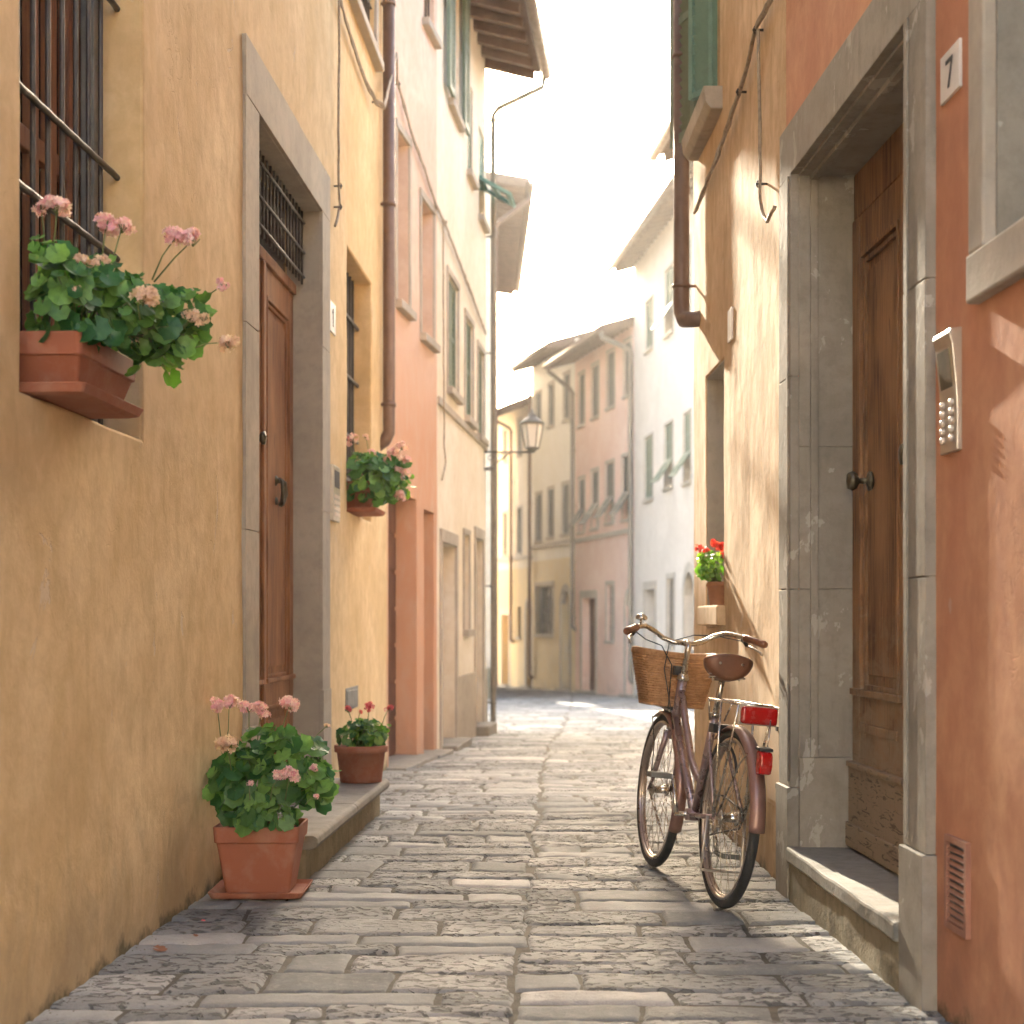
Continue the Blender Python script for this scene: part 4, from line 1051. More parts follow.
# intercom on the red wall
a, b = sorted((WR.s(962), WR.s(945))); ic = empty('intercom', WR.loc(((a + b) / 2, 0, 1.55)), 'steel door intercom with hooded top and ten buttons on the red wall', 'intercom')
m = MB(WR.loc); m.prism([(-.01, 1.555), (.014, 1.555), (.014, 1.68), (.018, 1.74), (.028, 1.84), (.036, 1.868), (.032, 1.880), (-.01, 1.886)], a, b, 's'); m.build('case', M['steel'], ic, bevel=.003)
m = MB(WR.loc); m.prism([(.0145, 1.72), (.019, 1.75), (.0275, 1.83), (.0295, 1.83), (.0205, 1.75), (.0160, 1.72)], a + .025, b - .02, 's'); m.build('camera_glass', M['brass'], ic)
for j in range(5):
    for i in range(2):
        m = MB(WR.loc); s = a + .035 + i * (b - a - .07); m.lathe([(.001, .014), (.010, .014), (.010, .021), (.007, .024), (.001, .025)], (s, 0, 1.590 + j * .024), 12, 'y'); m.build('button', M['button'], ic)
# intercom on the ochre wall
a, b = sorted((WA.s(329.5), WA.s(336))); z0, z1 = 1.69, 2.02; ic = empty('intercom', WA.loc(((a + b) / 2, 0, z0)), 'narrow pale intercom panel on the ochre wall beside the walnut door', 'intercom')
m = MB(WA.loc); m.box(a, b, -.01, .025, z0, z1); m.build('case', M['steel'], ic, bevel=.004)
m = MB(WA.loc); m.box(a + .03, b - .03, .0255, .028, z0 + .2, z1 - .03); m.build('speaker', M['ink'], ic)
for j in range(4):
    m = MB(WA.loc); m.box(a + .03, b - .03, .0255, .031, z0 + .03 + j * .035, z0 + .05 + j * .035); m.build('button', M['button'], ic)

# cables strung along the walls
def cable(name, pts, r, label, mat='cable', strands=1, clips=None):
    root = empty(name, pts[0], label, 'cable')
    m = MB(); rnd = random.Random(len(label))
    for k in range(strands):
        P = []
        for (a, b) in zip(pts, pts[1:]):
            n = max(2, int((b - a).length / .09))
            for i in range(n): P.append(a.lerp(b, i / n) + Vector((rnd.uniform(-1, 1), rnd.uniform(-1, 1), rnd.uniform(-1, 1))) * (.004 if strands > 1 else .002) + Vector((0, 0, (k - (strands - 1) / 2) * r * 2.0)))
        P.append(pts[-1]); m.tube(P, r, 6)
    m.build('wire', M[mat], root)
    if clips:
        for c_, d in clips:
            q = MB(); q.tube([c_ - d * .05, c_ + d * .02], .006, 6); q.tube([c_ + d * .01 + Vector((0, 0, -.016)), c_ + d * .016, c_ + d * .01 + Vector((0, 0, .016))], .004, 6); q.build('clip', M['iron'], root)
    return root
def wp(W, px, py, t=.03): return W.loc((W.s(px, t), t, W.z(px, py, t)))
cable('cable', [wp(WA, 320, -60), wp(WA, 341, 2), wp(WA, 352, 42), wp(WA, 366, 82), wp(WA, 376, 102, .05), wp(WA, 384, 107, .10), WB.loc((.08, .06, 5.42)), wp(WB, 397, 80), wp(WB, 410, 128), wp(WB, 425, 170), wp(WB, 436, 205), wp(WC, 446, 226), wp(WC, 458, 258), wp(WC, 470, 290), wp(WC, 480, 318), wp(WC, 486, 335)], .007, 'bundle of old cables sagging along the ochre, salmon and cream facades', strands=3,
      clips=[(wp(WA, 376, 102, .03), WA.n), (wp(WB, 398, 84, .03), WB.n), (wp(WC, 445, 222, .03), WC.n)])
cable('cable', [wp(WA, 339, -60), wp(WA, 339, 60), wp(WA, 338.5, 130), wp(WA, 338.5, 185), wp(WA, 340, 205), wp(WA, 338, 216), wp(WA, 335, 226)], .008, 'thin cable hanging down the ochre wall to a hook beside the door surround',
      clips=[(wp(WA, 339, 186, .03), WA.n), (wp(WA, 339, 207, .03), WA.n)])
cable('cable', [wp(WC, 443, 222), wp(WC, 443.5, 300), wp(WC, 444, 400), wp(WC, 444, 445), wp(WC, 446, 462), wp(WC, 442, 480)], .008, 'thin cable running down the cream facade beside the salmon house')
cable('cable', [wp(WY, 783, -60), wp(WY, 771, 0), wp(WY, 756, 27), wp(WY, 748, 62), wp(WY, 739, 93), wp(WY, 726, 132), wp(WY, 713, 166), wp(WY, 703, 193), wp(WY, 694.5, 213)], .009, 'twin cables sagging below the green shutters of the golden house', strands=2,
      clips=[(wp(WY, 757, 30, .03), WY.n), (wp(WY, 740, 92, .03), WY.n)])
cable('cable', [wp(WY, 758, 30), wp(WY, 759.5, 90), wp(WY, 760, 150), wp(WY, 760, 184), wp(WY, 760, 200), wp(WY, 762, 212), wp(WY, 767, 222, .035), wp(WY, 772, 212, .03), wp(WY, 775, 206, .02)], .008, 'single cable dropping to an iron hook left of the oak door lintel',
      clips=[(wp(WY, 760, 184, .03), WY.n)])

# street lamp on the corner of the cream house
lp = WC.loc((WC.L - .16, 0, 0)); Yl = lp.y
lamp = empty('street_lamp', (lp.x, lp.y, CAMZ + (HY - 452) / F * Yl), 'iron wall lantern on a scrolled bracket at the cream house corner', 'street lamp')
zb = CAMZ + (HY - 452) / F * Yl; x0 = lp.x - .02; x1 = (532 - 512) / F * Yl; V3 = lambda x, z: (x, Yl, z)
m = MB(); m.tube([V3(x0, zb), V3(x1 + .02, zb)], .011, 8); m.box(x0 - .01, x0 + .02, Yl - .03, Yl + .03, zb - .22, zb + .08)
m.tube([V3(x0, zb - .19), V3(x0 + .10, zb - .17), V3(x0 + .20, zb - .09), V3(x0 + .30, zb - .015)], .008, 6)
for k, (cx_, cz_, rr) in enumerate(((x0 + .09, zb - .07, .045), (x0 + .20, zb - .04, .028))):
    m.tube([V3(cx_ + rr * (1 - a / 9) * math.cos(a), cz_ + rr * (1 - a / 9) * math.sin(a)) for a in [i * .5 for i in range(14)]], .005, 5)
m.build('bracket', M['iron'], lamp)
zl = zb + .05
def hexring(m, r, z): return [m.v((x1 + math.cos(a * math.pi / 3) * r, Yl + math.sin(a * math.pi / 3) * r, z)) for a in range(6)]
m = MB(); rings_ = [hexring(m, r, z) for r, z in ((.075, zl), (.125, zl + .26))]
for k in range(6): m.face([rings_[0][k], rings_[0][(k + 1) % 6], rings_[1][(k + 1) % 6], rings_[1][k]])
m.face(rings_[0]); m.face(rings_[1]); m.build('lantern_glass', M['lantern_glass'], lamp)
m = MB()
for k in range(6):
    a = k * math.pi / 3; m.tube([(x1 + math.cos(a) * .078, Yl + math.sin(a) * .078, zl), (x1 + math.cos(a) * .129, Yl + math.sin(a) * .129, zl + .26)], .007, 5)
m.lathe([(.02, zl - .06), (.05, zl - .03), (.085, zl - .012), (.085, zl)], (x1, Yl, 0), 12)
m.lathe([(.14, zl + .26), (.145, zl + .275), (.08, zl + .33), (.045, zl + .345), (.05, zl + .37), (.02, zl + .39), (.012, zl + .43), (.001, zl + .44)], (x1, Yl, 0), 12)
m.build('lantern_frame', M['hatch_grey'], lamp)

# fallen bits on the paving
def litter(name, px, py, label, mat, r):
    Y = CAMZ * F / (py - HY); c = at(px, py, Y); c.z = .008
    m = MB(); rr = random.Random(px); leaf(m, c, Vector((.2, -.2, 1)), Vector((1, .2, 0)), r, .5, rr)
    o = m.build(name, M[mat], None, normals=False); tag(o, label, 'leaf' if 'leaf' in name else 'petal')
M['dry'] = plain('dry_leaf', (.26, .11, .05), .8, 0, .5)
litter('fallen_leaf', 159, 951, 'dry brown leaf lying on the paving near the ochre wall', 'dry', .026)
litter('fallen_leaf', 195, 938, 'tiny curled dead leaf on the paving before the square pot', 'dry', .011)
litter('fallen_petal', 203, 922, 'tiny red petal on the paving just below the square pot', 'petal_cerise', .009)

# grit blown against the foot of the walls
gm = MB(); rnd = random.Random(21)
for i in range(900):
    Y = rnd.uniform(4.2, 11.5); left = rnd.random() < .5; e = abs(rnd.gauss(0, .05)) + .012
    if left:
        x = -1.5326 + .0481 * Y + e + (.40 if 6.1 < Y < 8.6 else 0)
    else: x = (1.356 - .03625 * Y if Y < 6.54 else 1.2086 - .0137 * Y) - e - .05 * (Y < 6.4)
    if not left and Y > 9.3: continue
    r = rnd.uniform(.0012, .0045); c_ = Vector((x, Y, gz(Y) + .003 + r * .3))
    vs = [gm.bm.verts.new(c_ + Vector((rnd.uniform(-1, 1), rnd.uniform(-1, 1), rnd.uniform(-.3, .7))) * r) for _ in range(5)]
    for q in ((0, 1, 2), (0, 2, 3), (0, 3, 1), (1, 2, 4), (2, 3, 4), (3, 1, 4)): gm.face([vs[k] for k in q], rnd.random())
go = gm.build('grit', plain('grit_stone', (.22, .18, .13), .9, 0, .9, (.06, .05, .035), 0, 90)); tag(go, 'fine grit and crumbs gathered along the foot of the walls', None, None, 'stuff')

# ------------------------------------------------------------------ bicycle
M['tyre'] = plain('tyre_rubber', (.035, .037, .038), .75, 0, .3, bump=.0006, scale=60)
M['chrome'] = plain('worn_chrome', (.62, .58, .52), .24, 1, .5, (.28, .23, .18), scale=25)
M['rim'] = plain('rim_metal', (.52, .46, .42), .3, 1, .4, (.3, .25, .22), scale=25)
M['paint'] = plain('rose_brown_paint', (.35, .26, .26), .28, .6, .4, (.17, .10, .085), scale=20, coat=.3)
M['fender'] = plain('copper_brown_paint', (.26, .15, .125), .35, .35, .4, (.16, .06, .04), scale=20, coat=.3)
M['leather'] = plain('brown_leather', (.19, .078, .038), .42, 0, .5, (.08, .03, .015), .0006, 14)
M['wicker'] = plain('wicker_cane', (.48, .27, .125), .6, 0, .8, (.22, .10, .04), scale=40)
M['red'] = plain('red_reflector', (.40, .006, .006), .22, 0, .3, (.30, .0, .0), scale=40, spec=.7)
M['black'] = plain('black_plastic', (.03, .03, .03), .45, 0, .3)
M['decal'] = plain('decal_silver', (.62, .58, .52), .4, .2)
bx, by = .795, 6.11
bike = empty('bicycle', (0, 0, 0), 'rose brown city bicycle with wicker basket leaning on the golden wall', 'bicycle')
ORIG[bike.name] = (0, 0, 0)
WBASE, RW = 1.04, .342
def P3(*a): return [tuple(x) for x in a]
def wheel(cx_, name='wheel'):
    w = MB(); n = 64
    w.tube([(cx_ + math.cos(2 * math.pi * k / n) * (RW - .019), 0, RW + math.sin(2 * math.pi * k / n) * (RW - .019)) for k in range(n)], .019, 12, closed=True)
    t = w.build('wheel', M['tyre'], bike)
    r = MB()
    for off in (-.009, .009): r.tube([(cx_ + math.cos(2 * math.pi * k / n) * (RW - .040), off, RW + math.sin(2 * math.pi * k / n) * (RW - .040)) for k in range(n)], .0085, 8, closed=True)
    r.tube([(cx_ + math.cos(2 * math.pi * k / n) * (RW - .047), 0, RW + math.sin(2 * math.pi * k / n) * (RW - .047)) for k in range(n)], .0075, 8, closed=True)
    r.build('rim', M['rim'], t)
    s = MB(); N = 36
    for k in range(N):
        a = 2 * math.pi * k / N; sd = .03 if k % 2 else -.03; b = a + (.9 if (k // 2) % 2 else -.9)
        s.tube([(cx_ + math.cos(b) * .022, sd, RW + math.sin(b) * .022), (cx_ + math.cos(a) * (RW - .046), 0, RW + math.sin(a) * (RW - .046))], .00125, 4)
    s.build('spokes', M['chrome'], t)
    h = MB(); h.lathe([(.008, -.055), (.008, -.04), (.027, -.036), (.027, -.030), (.016, -.026), (.016, .026), (.027, .030), (.027, .036), (.008, .04), (.008, .055)], (cx_, 0, RW), 16, 'y'); h.build('hub', M['chrome'], t)
    return t
wheel(0.0); wheel(WBASE)
def fender(cx_, a0, a1, w=.027, r=RW + .018):
    m = MB(); n = 34; R = []
    for i in range(n + 1):
        a = math.radians(a0 + (a1 - a0) * i / n); row = []
        for k in range(9):
            q = -1 + k / 4; rr = r - .016 * q * q; row.append((cx_ + math.cos(a) * rr, q * w, RW + math.sin(a) * rr))
        for k in range(8, -1, -1):
            q = -1 + k / 4; rr = r - .016 * q * q - .0025; row.append((cx_ + math.cos(a) * rr, q * w, RW + math.sin(a) * rr))
        R.append([m.v(p) for p in row])
    for A_, B_ in zip(R, R[1:]):
        for k in range(18): m.face([A_[k], A_[(k + 1) % 18], B_[(k + 1) % 18], B_[k]], 0, True)
    m.face(R[0]); m.face(R[-1][::-1])
    o = m.build('fender', M['fender'], bike)
    return o
fr = fender(0.0, 55, 182, .030); ff = fender(WBASE, 62, 205, .028)
m = MB()
for sd in (-1, 1):
    m.tube([(-.0, sd * .05, RW), (-.18, sd * .036, RW + .22), (-.235, sd * .028, RW + .265)], .0035, 5)
m.build('fender_stay', M['chrome'], fr)
m = MB()
for sd in (-1, 1): m.tube([(WBASE, sd * .05, RW), (WBASE - .26, sd * .028, RW - .20)], .0035, 5); m.tube([(WBASE, sd * .05, RW), (WBASE - .32, sd * .028, RW + .06)], .003, 5)
m.build('fender_stay', M['chrome'], ff)
# frame
HT, HB = Vector((.835, 0, .83)), Vector((.885, 0, .655)); BB = Vector((.46, 0, .30)); ST = Vector((.305, 0, .72))
m = MB(); m.tube([HB - (HT - HB) * .08, HT + (HT - HB) * .08], .021, 14)
m.tube([HB + Vector((0, 0, .03)), (HB + BB) / 2 + Vector((0, 0, -.0)), BB], .0185, 12)
m.tube([HT - Vector((0, 0, .04)), Vector((.72, 0, .66)), Vector((.58, 0, .515)), Vector((.47, 0, .455)), Vector((.405, 0, .447))], .0165, 12)
m.tube([BB, ST], .0165, 12)
m.lathe([(.024, -.038), (.024, .038)], tuple(BB), 16, 'y')
for sd in (-1, 1):
    m.tube([BB + Vector((-.02, sd * .02, 0)), Vector((.25, sd * .035, .318)), Vector((0, sd * .058, RW))], .0095, 8)
    m.tube([ST + Vector((0, sd * .014, -.03)), Vector((.22, sd * .036, .60)), Vector((0, sd * .058, RW))], .0075, 8)
m.build('frame', M['paint'], bike)
m = MB(); dn = (BB - HB).normalized()      # worn lettering on the down tube
rnd = random.Random(4)
for sd in (-1, 1):
  m = MB()
  for i in range(9):
    c_ = HB + dn * (.13 + i * .021)
    if True:
        for k in range(2):
            q = c_ + dn * (k * .008) + Vector((0, sd * .0187, 0)); up = Vector((-dn.z, 0, dn.x)); e = .009 - .004 * ((i + k) % 2)
            vs = [q + dn * .0022 + up * e, q + dn * .0022 - up * e, q - dn * .0022 - up * e, q - dn * .0022 + up * e]
            m.face([m.v(v) for v in vs])
  m.build('decal', M['decal'], bike, normals=False)
# fork
m = MB(); m.lathe([(.024, 0), (.030, .01), (.030, .03), (.022, .04)], (HB.x + .012, 0, HB.z - .075), 14)
for sd in (-1, 1):
    m.tube([HB + Vector((.012, sd * .028, -.05)), Vector((.925, sd * .040, .53)), Vector((.975, sd * .046, .42)), Vector((WBASE, sd * .050, RW))], [.0135, .013, .010, .008], 10, ry=.8)
m.build('fork', M['paint'], bike)
m = MB()
for sd in (-1, 1): m.tube([HB + Vector((.03, sd * .030, -.04)), Vector((.945, sd * .043, .52)), Vector((.99, sd * .05, .43))], .006, 6)
m.lathe([(.034, 0), (.034, .02), (.02, .03)], (HB.x + .008, 0, HB.z - .035), 14); m.build('fork_crown', M['chrome'], bike)
# stem and bars
m = MB(); SP = Vector((.79, 0, .99)); m.tube([HT, SP - Vector((-.008, 0, .03)), SP, SP + Vector((.03, 0, .015)), SP + Vector((.065, 0, .012))], [.0135, .0125, .0135, .0135, .014], 12)
m.lathe([(.026, 0), (.026, .015), (.018, .03)], (HT.x - .004, 0, HT.z + .008), 14); m.build('stem', M['chrome'], bike)
BC = SP + Vector((.065, 0, .012))
def bar(sd):
    return [BC, BC + Vector((.015, sd * .045, .0)), BC + Vector((.03, sd * .09, .014)), BC + Vector((.025, sd * .135, .042)), BC + Vector((-.005, sd * .18, .058)), BC + Vector((-.045, sd * .215, .054)), BC + Vector((-.085, sd * .243, .046)), BC + Vector((-.165, sd * .300, .026))]
hb = MB()
for sd in (-1, 1): hb.tube(bar(sd), .0112, 10)
hbo = hb.build('handlebar', M['chrome'], bike)
for sd in (-1, 1):
    b_ = bar(sd); d = (b_[7] - b_[6]).normalized(); g = MB(); s_ = b_[7] - d * .105
    g.tube([s_, s_ + d * .006, s_ + d * .06, s_ + d * .11, s_ + d * .122], [.013, .0165, .0155, .0170, .012], 12); g.build('grip', M['leather'], hbo)
    g = MB(); q = b_[6] + Vector((.015, 0, -.012)); g.tube([q, q + Vector((-.01, sd * .015, -.022))], [.010, .008], 8); g.lathe([(.016, -.008), (.016, .008)], tuple(q + Vector((0, 0, .012))), 10, 'x')
    br = g.build('brake_lever', M['black'], hbo)
    g = MB(); g.tube([q + Vector((-.005, sd * .012, -.02)), q + Vector((-.04, sd * .035, -.03)), q + Vector((-.10, sd * .045, -.044)), q + Vector((-.125, sd * .047, -.056))], [.006, .005, .005, .0055], 8); g.build('lever_blade', M['steel'], br)
g = MB(); q = bar(1)[5] + Vector((0, 0, .030)); g.lathe([(.001, -.004), (.024, -.002), (.027, .004), (.024, .014), (.014, .022), (.001, .025)], tuple(q), 18); g.tube([q - Vector((0, 0, .02)), q], .006, 6); g.build('bell', M['chrome'], hbo)
g = MB()
g.tube([bar(1)[6] + Vector((.02, 0, -.015)), BC + Vector((.02, .17, .0)), BC + Vector((.045, .09, -.02)), BC + Vector((.05, .035, -.10)), HB + Vector((.03, .03, .04))], .0026, 6)
g.tube([bar(-1)[6] + Vector((.02, 0, -.015)), BC + Vector((.03, -.15, .045)), BC + Vector((.075, -.06, .04)), BC + Vector((.07, .05, .0)), BC + Vector((.02, .075, -.12)), BC + Vector((0.0, .04, -.27)), HB + Vector((-.05, .021, -.03))], .0026, 6)
g.tube([BC + Vector((.15, .075, -.33)), Vector((.98, .06, .55)), Vector((1.0, .055, .40))], .0026, 5)
g.build('brake_cable', M['black'], hbo)
# saddle
m = MB(); prof = [(.055, .040, 0), (-.02, .044, .0), (.0, .0, 0)]
R = []; n = 16
for i in range(n + 1):
    u = i / n; x = .42 - .27 * u; w = .022 + (.105 - .022) * smooth(.25, .85, u); zc = .925 + .018 * smooth(.5, 1, u) + .008 * (1 - u)
    if u > .88: w *= 1 - .35 * ((u - .88) / .12) ** 2
    if u < .08: w *= .7
    hgt = .042 + .040 * smooth(.3, .8, u); row = []
    for k in range(14):
        a = 2 * math.pi * k / 14; cz = math.sin(a); row.append(m.v((x, math.cos(a) * w, zc + (cz * .028 if cz > 0 else cz * hgt))))
    R.append(row)
for A_, B_ in zip(R, R[1:]):
    for k in range(14): m.face([A_[k], A_[(k + 1) % 14], B_[(k + 1) % 14], B_[k]], 0, True)
m.face(R[0]); m.face(R[-1][::-1])
so = m.build('saddle', M['leather'], bike); so.modifiers.new('sub', 'SUBSURF').render_levels = 1; so.modifiers['sub'].levels = 1
m = MB()
for sd in (-1, 1):
    m.tube([Vector((.40, sd * .012, .90)), Vector((.32, sd * .022, .872)), Vector((.24, sd * .03, .868)), Vector((.185, sd * .06, .885))], .004, 6)
    pts = [(.19 + math.cos(a) * .016, sd * .058 + math.sin(a) * .016, .868 + .0035 * a / 1.6) for a in [i * .8 for i in range(34)]]; m.tube(pts, .0026, 5)
m.box(.255, .295, -.032, .032, .858, .882); m.build('saddle_rail', M['chrome'], so)
m = MB()
for sd in (-1, 1): m.lathe([(.004, 0), (.006, -.002), (.001, -.003)], (.150, sd * .045, .930), 8, 'x')
m.build('rivet', M['chrome'], so)
m = MB(); m.tube([ST - (BB - ST).normalized() * -.05, ST + (ST - BB).normalized() * .18], .0128, 10); m.lathe([(.021, 0), (.021, .02)], (ST.x, 0, ST.z - .01), 12); m.build('seat_post', M['chrome'], bike)
# carrier
m = MB(); ZR = .785
def rr(x, y): return (x, y, ZR)
m.tube([rr(.24, -.05), rr(.20, -.062), rr(-.20, -.066), rr(-.235, -.05), rr(-.235, .05), rr(-.20, .066), rr(.20, .062), rr(.24, .05)], .0052, 8, closed=True)
for y in (-.022, .022): m.tube([rr(.24, y), rr(-.235, y)], .0035, 6)
for x in (.12, -.02, -.14): m.tube([rr(x, -.064), rr(x, .064)], .0035, 6)
for sd in (-1, 1):
    m.tube([rr(.02, sd * .066), (.01, sd * .066, .6), (0, sd * .062, RW)], .0048, 6); m.tube([rr(-.20, sd * .066), (-.12, sd * .064, .58), (0, sd * .062, RW)], .0045, 6)
    m.tube([rr(.24, sd * .05), (.27, sd * .03, .70)], .004, 6)
m.tube([rr(-.235, -.05), (-.28, -.035, .70), (-.315, -.02, .63)], .003, 6)
cr = m.build('carrier', M['chrome'], bike)
m = MB(); m.box(-.262, -.238, -.070, .070, ZR - .068, ZR - .004); m.build('reflector', M['red'], cr, bevel=.012, seg=3)
m = MB(); m.box(-.240, -.236, -.074, .074, ZR - .072, ZR + .0); m.build('reflector_mount', M['steel'], cr, bevel=.001)
TLx = -RW - .012
m = MB(); m.prism([(TLx + .02, .540), (TLx - .022, .545), (TLx - .030, .575), (TLx - .028, .61), (TLx - .016, .625), (TLx + .03, .628)], -.024, .024, 't'); m.build('tail_light', M['red'], fr, bevel=.008, seg=3)
m = MB(); m.prism([(TLx + .03, .6285), (TLx - .018, .6265), (TLx - .014, .638), (TLx + .033, .642)], -.026, .026, 't'); m.build('tail_light_mount', M['black'], fr, bevel=.003)
# dress guard / lock on the rear wheel
m = MB(); m.tube([(.02 + .17 * math.cos(a), .034, RW + .17 + .11 * math.sin(a)) for a in [i * .3 for i in range(2, 11)]], .006, 6)
m.box(.16, .22, -.03, .045, .655, .69); m.build('wheel_lock', M['black'], bike)
# drive train
ck = MB(); ck.lathe([(.010, -.075), (.010, .085)], tuple(BB), 10, 'y')
ang = math.radians(62); d1 = Vector((math.cos(ang), 0, math.sin(ang)))
pL, pR = BB + Vector((0, .085, 0)) + d1 * .165, BB + Vector((0, -.085, 0)) - d1 * .165
ck.tube([BB + Vector((0, .078, 0)), pL], [.011, .008], 8); ck.tube([BB + Vector((0, -.078, 0)), pR], [.011, .008], 8)
ck.lathe([(.088, -.047), (.088, -.043), (.074, -.042), (.074, -.048)], tuple(BB), 30, 'y')
for k in range(5): a = k * 1.2566; ck.tube([BB + Vector((0, -.045, 0)), BB + Vector((math.cos(a) * .08, -.045, math.sin(a) * .08))], .006, 6)
cko = ck.build('crank', M['chrome'], bike)
for q, sd in ((pL, 1), (pR, -1)):
    g = MB(); g.tube([q, q + Vector((0, sd * .105, 0))], .006, 8)
    g.box(q.x - .036, q.x - .016, q.y + sd * .018, q.y + sd * .10, q.z - .011, q.z + .011); g.box(q.x + .016, q.x + .036, q.y + sd * .018, q.y + sd * .10, q.z - .011, q.z + .011)
    g.box(q.x - .040, q.x + .040, q.y + sd * .098, q.y + sd * .103, q.z - .012, q.z + .012); g.box(q.x - .040, q.x + .040, q.y + sd * .014, q.y + sd * .019, q.z - .012, q.z + .012)
    g.build('pedal', M['hatch_grey'], cko, bevel=.003)
m = MB(); rc = .037
m.tube([(BB.x, -.045, BB.z + .087), (.23, -.045, RW + .065), (0, -.045, RW + rc), (-.036, -.045, RW), (0, -.045, RW - rc), (.23, -.045, .262), (BB.x, -.045, BB.z - .087), (BB.x + .06, -.045, BB.z - .064), (BB.x + .087, -.045, BB.z), (BB.x + .06, -.045, BB.z + .064)], .0042, 6, closed=True)
m.build('chain', M['iron'], cko)
m = MB()
m.tube([(.03, .075, RW), (.035, .08, .21), (.03, .08, .135), (.03, -.08, .135), (.035, -.08, .21), (.03, -.075, RW)], .0065, 8); m.build('kickstand', M['steel'], bike)
# front lamp and dynamo under the basket
m = MB(); m.lathe([(.004, 0), (.022, .01), (.030, .035), (.032, .06), (.030, .064)], (.93, .0, .715), 16, 'x'); m.build('headlight', M['black'], bike)
# wicker basket
bk = MB(); x0_, x1_ = .90, 1.16; z0_, z1_ = .725, .945
cs = []
def bring(u, off=0.0, n=64):
    """rounded rectangle at height fraction u"""
    g_ = .72 + .28 * u; hx, hy = .130 * (0.82 + .18 * u), .176 * g_; cx_ = (x0_ + x1_) / 2 + .02 * u; rc = .045; out = []
    for k in range(n):
        a = 2 * math.pi * k / n; c_, s_ = math.cos(a), math.sin(a); e = 5.0
        r_e = (abs(c_ / hx) ** e + abs(s_ / hy) ** e) ** (-1 / e)
        wv = off * (1 if k % 2 else -1)
        out.append((cx_ + c_ * (r_e + wv), s_ * (r_e + wv) - .012, z0_ + (z1_ - z0_) * u + (.012 * abs(s_) ** 3 * u)))
    return out
rows = 21
for i in range(rows + 1): bk.tube(bring(i / rows, .0046 * (1 if i % 2 else -1)), .0056, 6, closed=True, tint=random.random())
for k in range(0, 64, 2):
    pts = [bring(u, .0035)[k] for u in (0, .33, .66, 1)]; bk.tube(pts, .0042, 5)
bko = bk.build('basket', M['wicker'], bike)
m = MB()
for off, zz in ((.004, 1.0), (-.004, 1.03), (.0, .97)): m.tube([(p[0], p[1], p[2] + (zz - 1) * .25) for p in bring(1.0, .0)], .0075, 6, closed=True)
m.tube(bring(.62, .003), .006, 6, closed=True); m.tube(bring(0.0, .0), .008, 6, closed=True)
m.build('basket_rim', M['wicker'], bko)
m = MB(); b0 = bring(0.0)
vs = [m.v((p[0], p[1], z0_ + .002)) for p in b0]; v2 = [m.v((p[0], p[1], z0_ - .004)) for p in b0]
m.face(vs); m.face(v2[::-1])
for k in range(64): m.face([vs[k], vs[(k + 1) % 64], v2[(k + 1) % 64], v2[k]])
m.build('basket_base', M['wicker'], bko)
m = MB(); m.box(.868, .905, -.03, .03, .86, .90); m.build('basket_clip', M['black'], bko, bevel=.004)
m = MB(); m.tube([(.87, .0, .69), (.95, .05, .715), (1.10, .05, .720)], .005, 6); m.tube([(.87, .0, .69), (.95, -.05, .715), (1.10, -.05, .720)], .005, 6); m.build('basket_rack', M['steel'], bko)

lean = math.radians(5.6); head = math.atan2(.165, 1.0)
bike.matrix_world = Matrix.Translation((bx, by, .002)) @ Matrix.Rotation(math.pi / 2 + head, 4, 'Z') @ Matrix.Rotation(lean, 4, 'X')

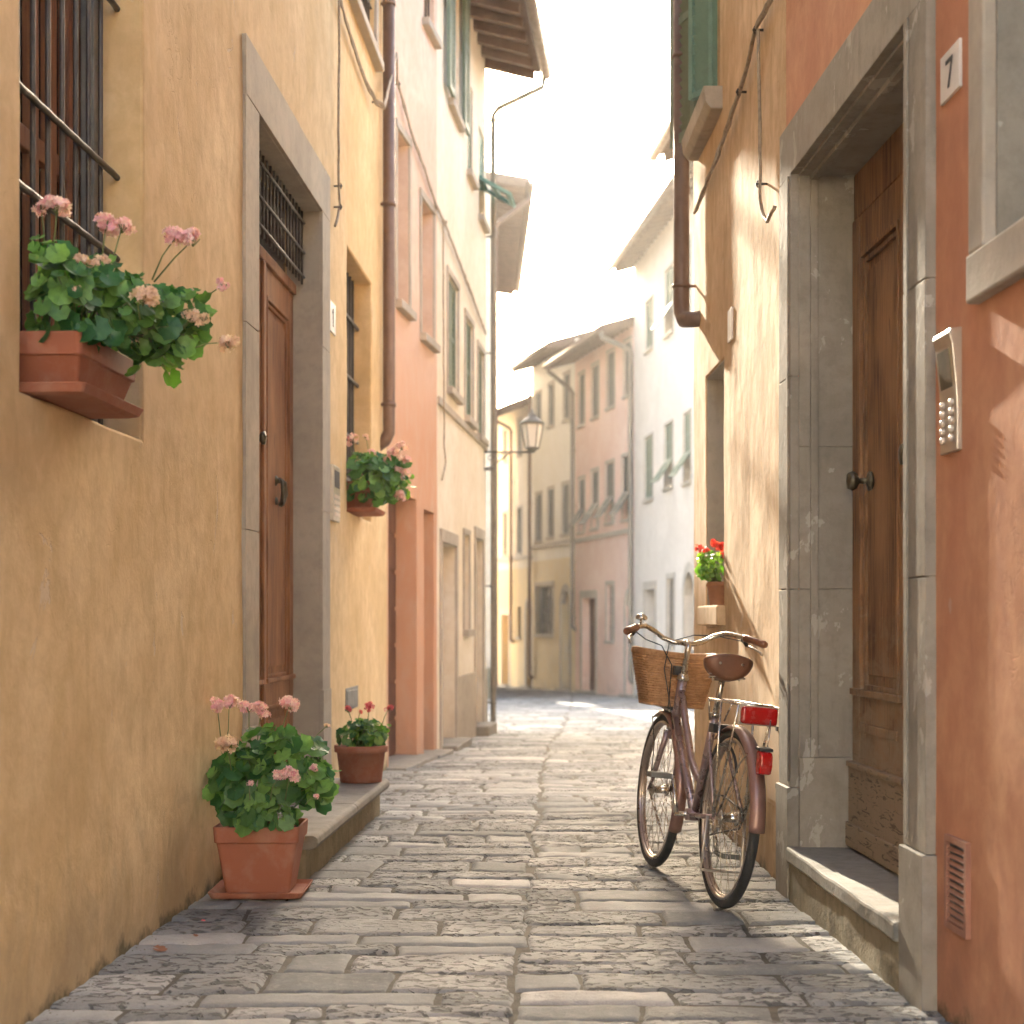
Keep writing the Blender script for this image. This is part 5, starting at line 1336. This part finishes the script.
# ------------------------------------------------------------------ light, air, camera
SUN_DIR = Vector((-.102, 1.0, .38)).normalized()
el = math.asin(SUN_DIR.z); az = math.atan2(SUN_DIR.x, SUN_DIR.y)
sun = bpy.data.lights.new('sun', 'SUN'); sun.energy = 2.2; sun.angle = math.radians(.9); sun.color = (1.0, .87, .68)
so = bpy.data.objects.new('sun', sun); COL.objects.link(so); so.rotation_euler = SUN_DIR.to_track_quat('Z', 'Y').to_euler()
w = bpy.data.worlds.new('World'); sc.world = w; w.use_nodes = True
nt = w.node_tree; nt.nodes.clear()
sky = nt.nodes.new('ShaderNodeTexSky'); sky.sky_type = 'NISHITA'; sky.sun_disc = False
sky.sun_elevation = el; sky.sun_rotation = az; sky.air_density = 1.0; sky.dust_density = 7.0; sky.ozone_density = .6
bg = nt.nodes.new('ShaderNodeBackground'); bg.inputs[1].default_value = .15
wo = nt.nodes.new('ShaderNodeOutputWorld'); nt.links.new(sky.outputs[0], bg.inputs[0]); nt.links.new(bg.outputs[0], wo.inputs[0])

def haze(density):
    m = MB(); m.box(-14, 14, -24, 62, -2.2, 12.5); me_m = bpy.data.materials.new('haze_air'); me_m.use_nodes = True
    t_ = me_m.node_tree; t_.nodes.clear(); o_ = t_.nodes.new('ShaderNodeOutputMaterial'); v_ = t_.nodes.new('ShaderNodeVolumePrincipled')
    v_.inputs['Color'].default_value = (1, .97, .92, 1); v_.inputs['Density'].default_value = density; v_.inputs['Anisotropy'].default_value = .45
    t_.links.new(v_.outputs[0], o_.inputs['Volume'])
    o = m.build('haze', me_m); tag(o, 'thin bright morning haze filling the street', None, None, 'stuff'); return o
haze(.0015)
cam = bpy.data.cameras.new('camera'); co = bpy.data.objects.new('camera', cam); COL.objects.link(co)
co.location = (0, 0, CAMZ); co.rotation_euler = (math.radians(90), 0, 0)
cam.sensor_width = 36; cam.lens = 36 * F / 1024; cam.shift_y = (HY - 512) / 1024; cam.clip_end = 3000; cam.clip_start = .05
cam.dof.use_dof = True; cam.dof.focus_distance = 6.2; cam.dof.aperture_fstop = 3.4
sc.camera = co
sc.view_settings.view_transform = 'Standard'; sc.view_settings.look = 'None'; sc.view_settings.gamma = 1; sc.view_settings.use_curve_mapping = False
sc.view_settings.exposure = 3.3
sc.cycles.use_denoising = True
sc.cycles.max_bounces = 8; sc.cycles.diffuse_bounces = 5; sc.cycles.glossy_bounces = 3; sc.cycles.transmission_bounces = 3
sc.cycles.use_adaptive_sampling = True; sc.cycles.adaptive_threshold = .018
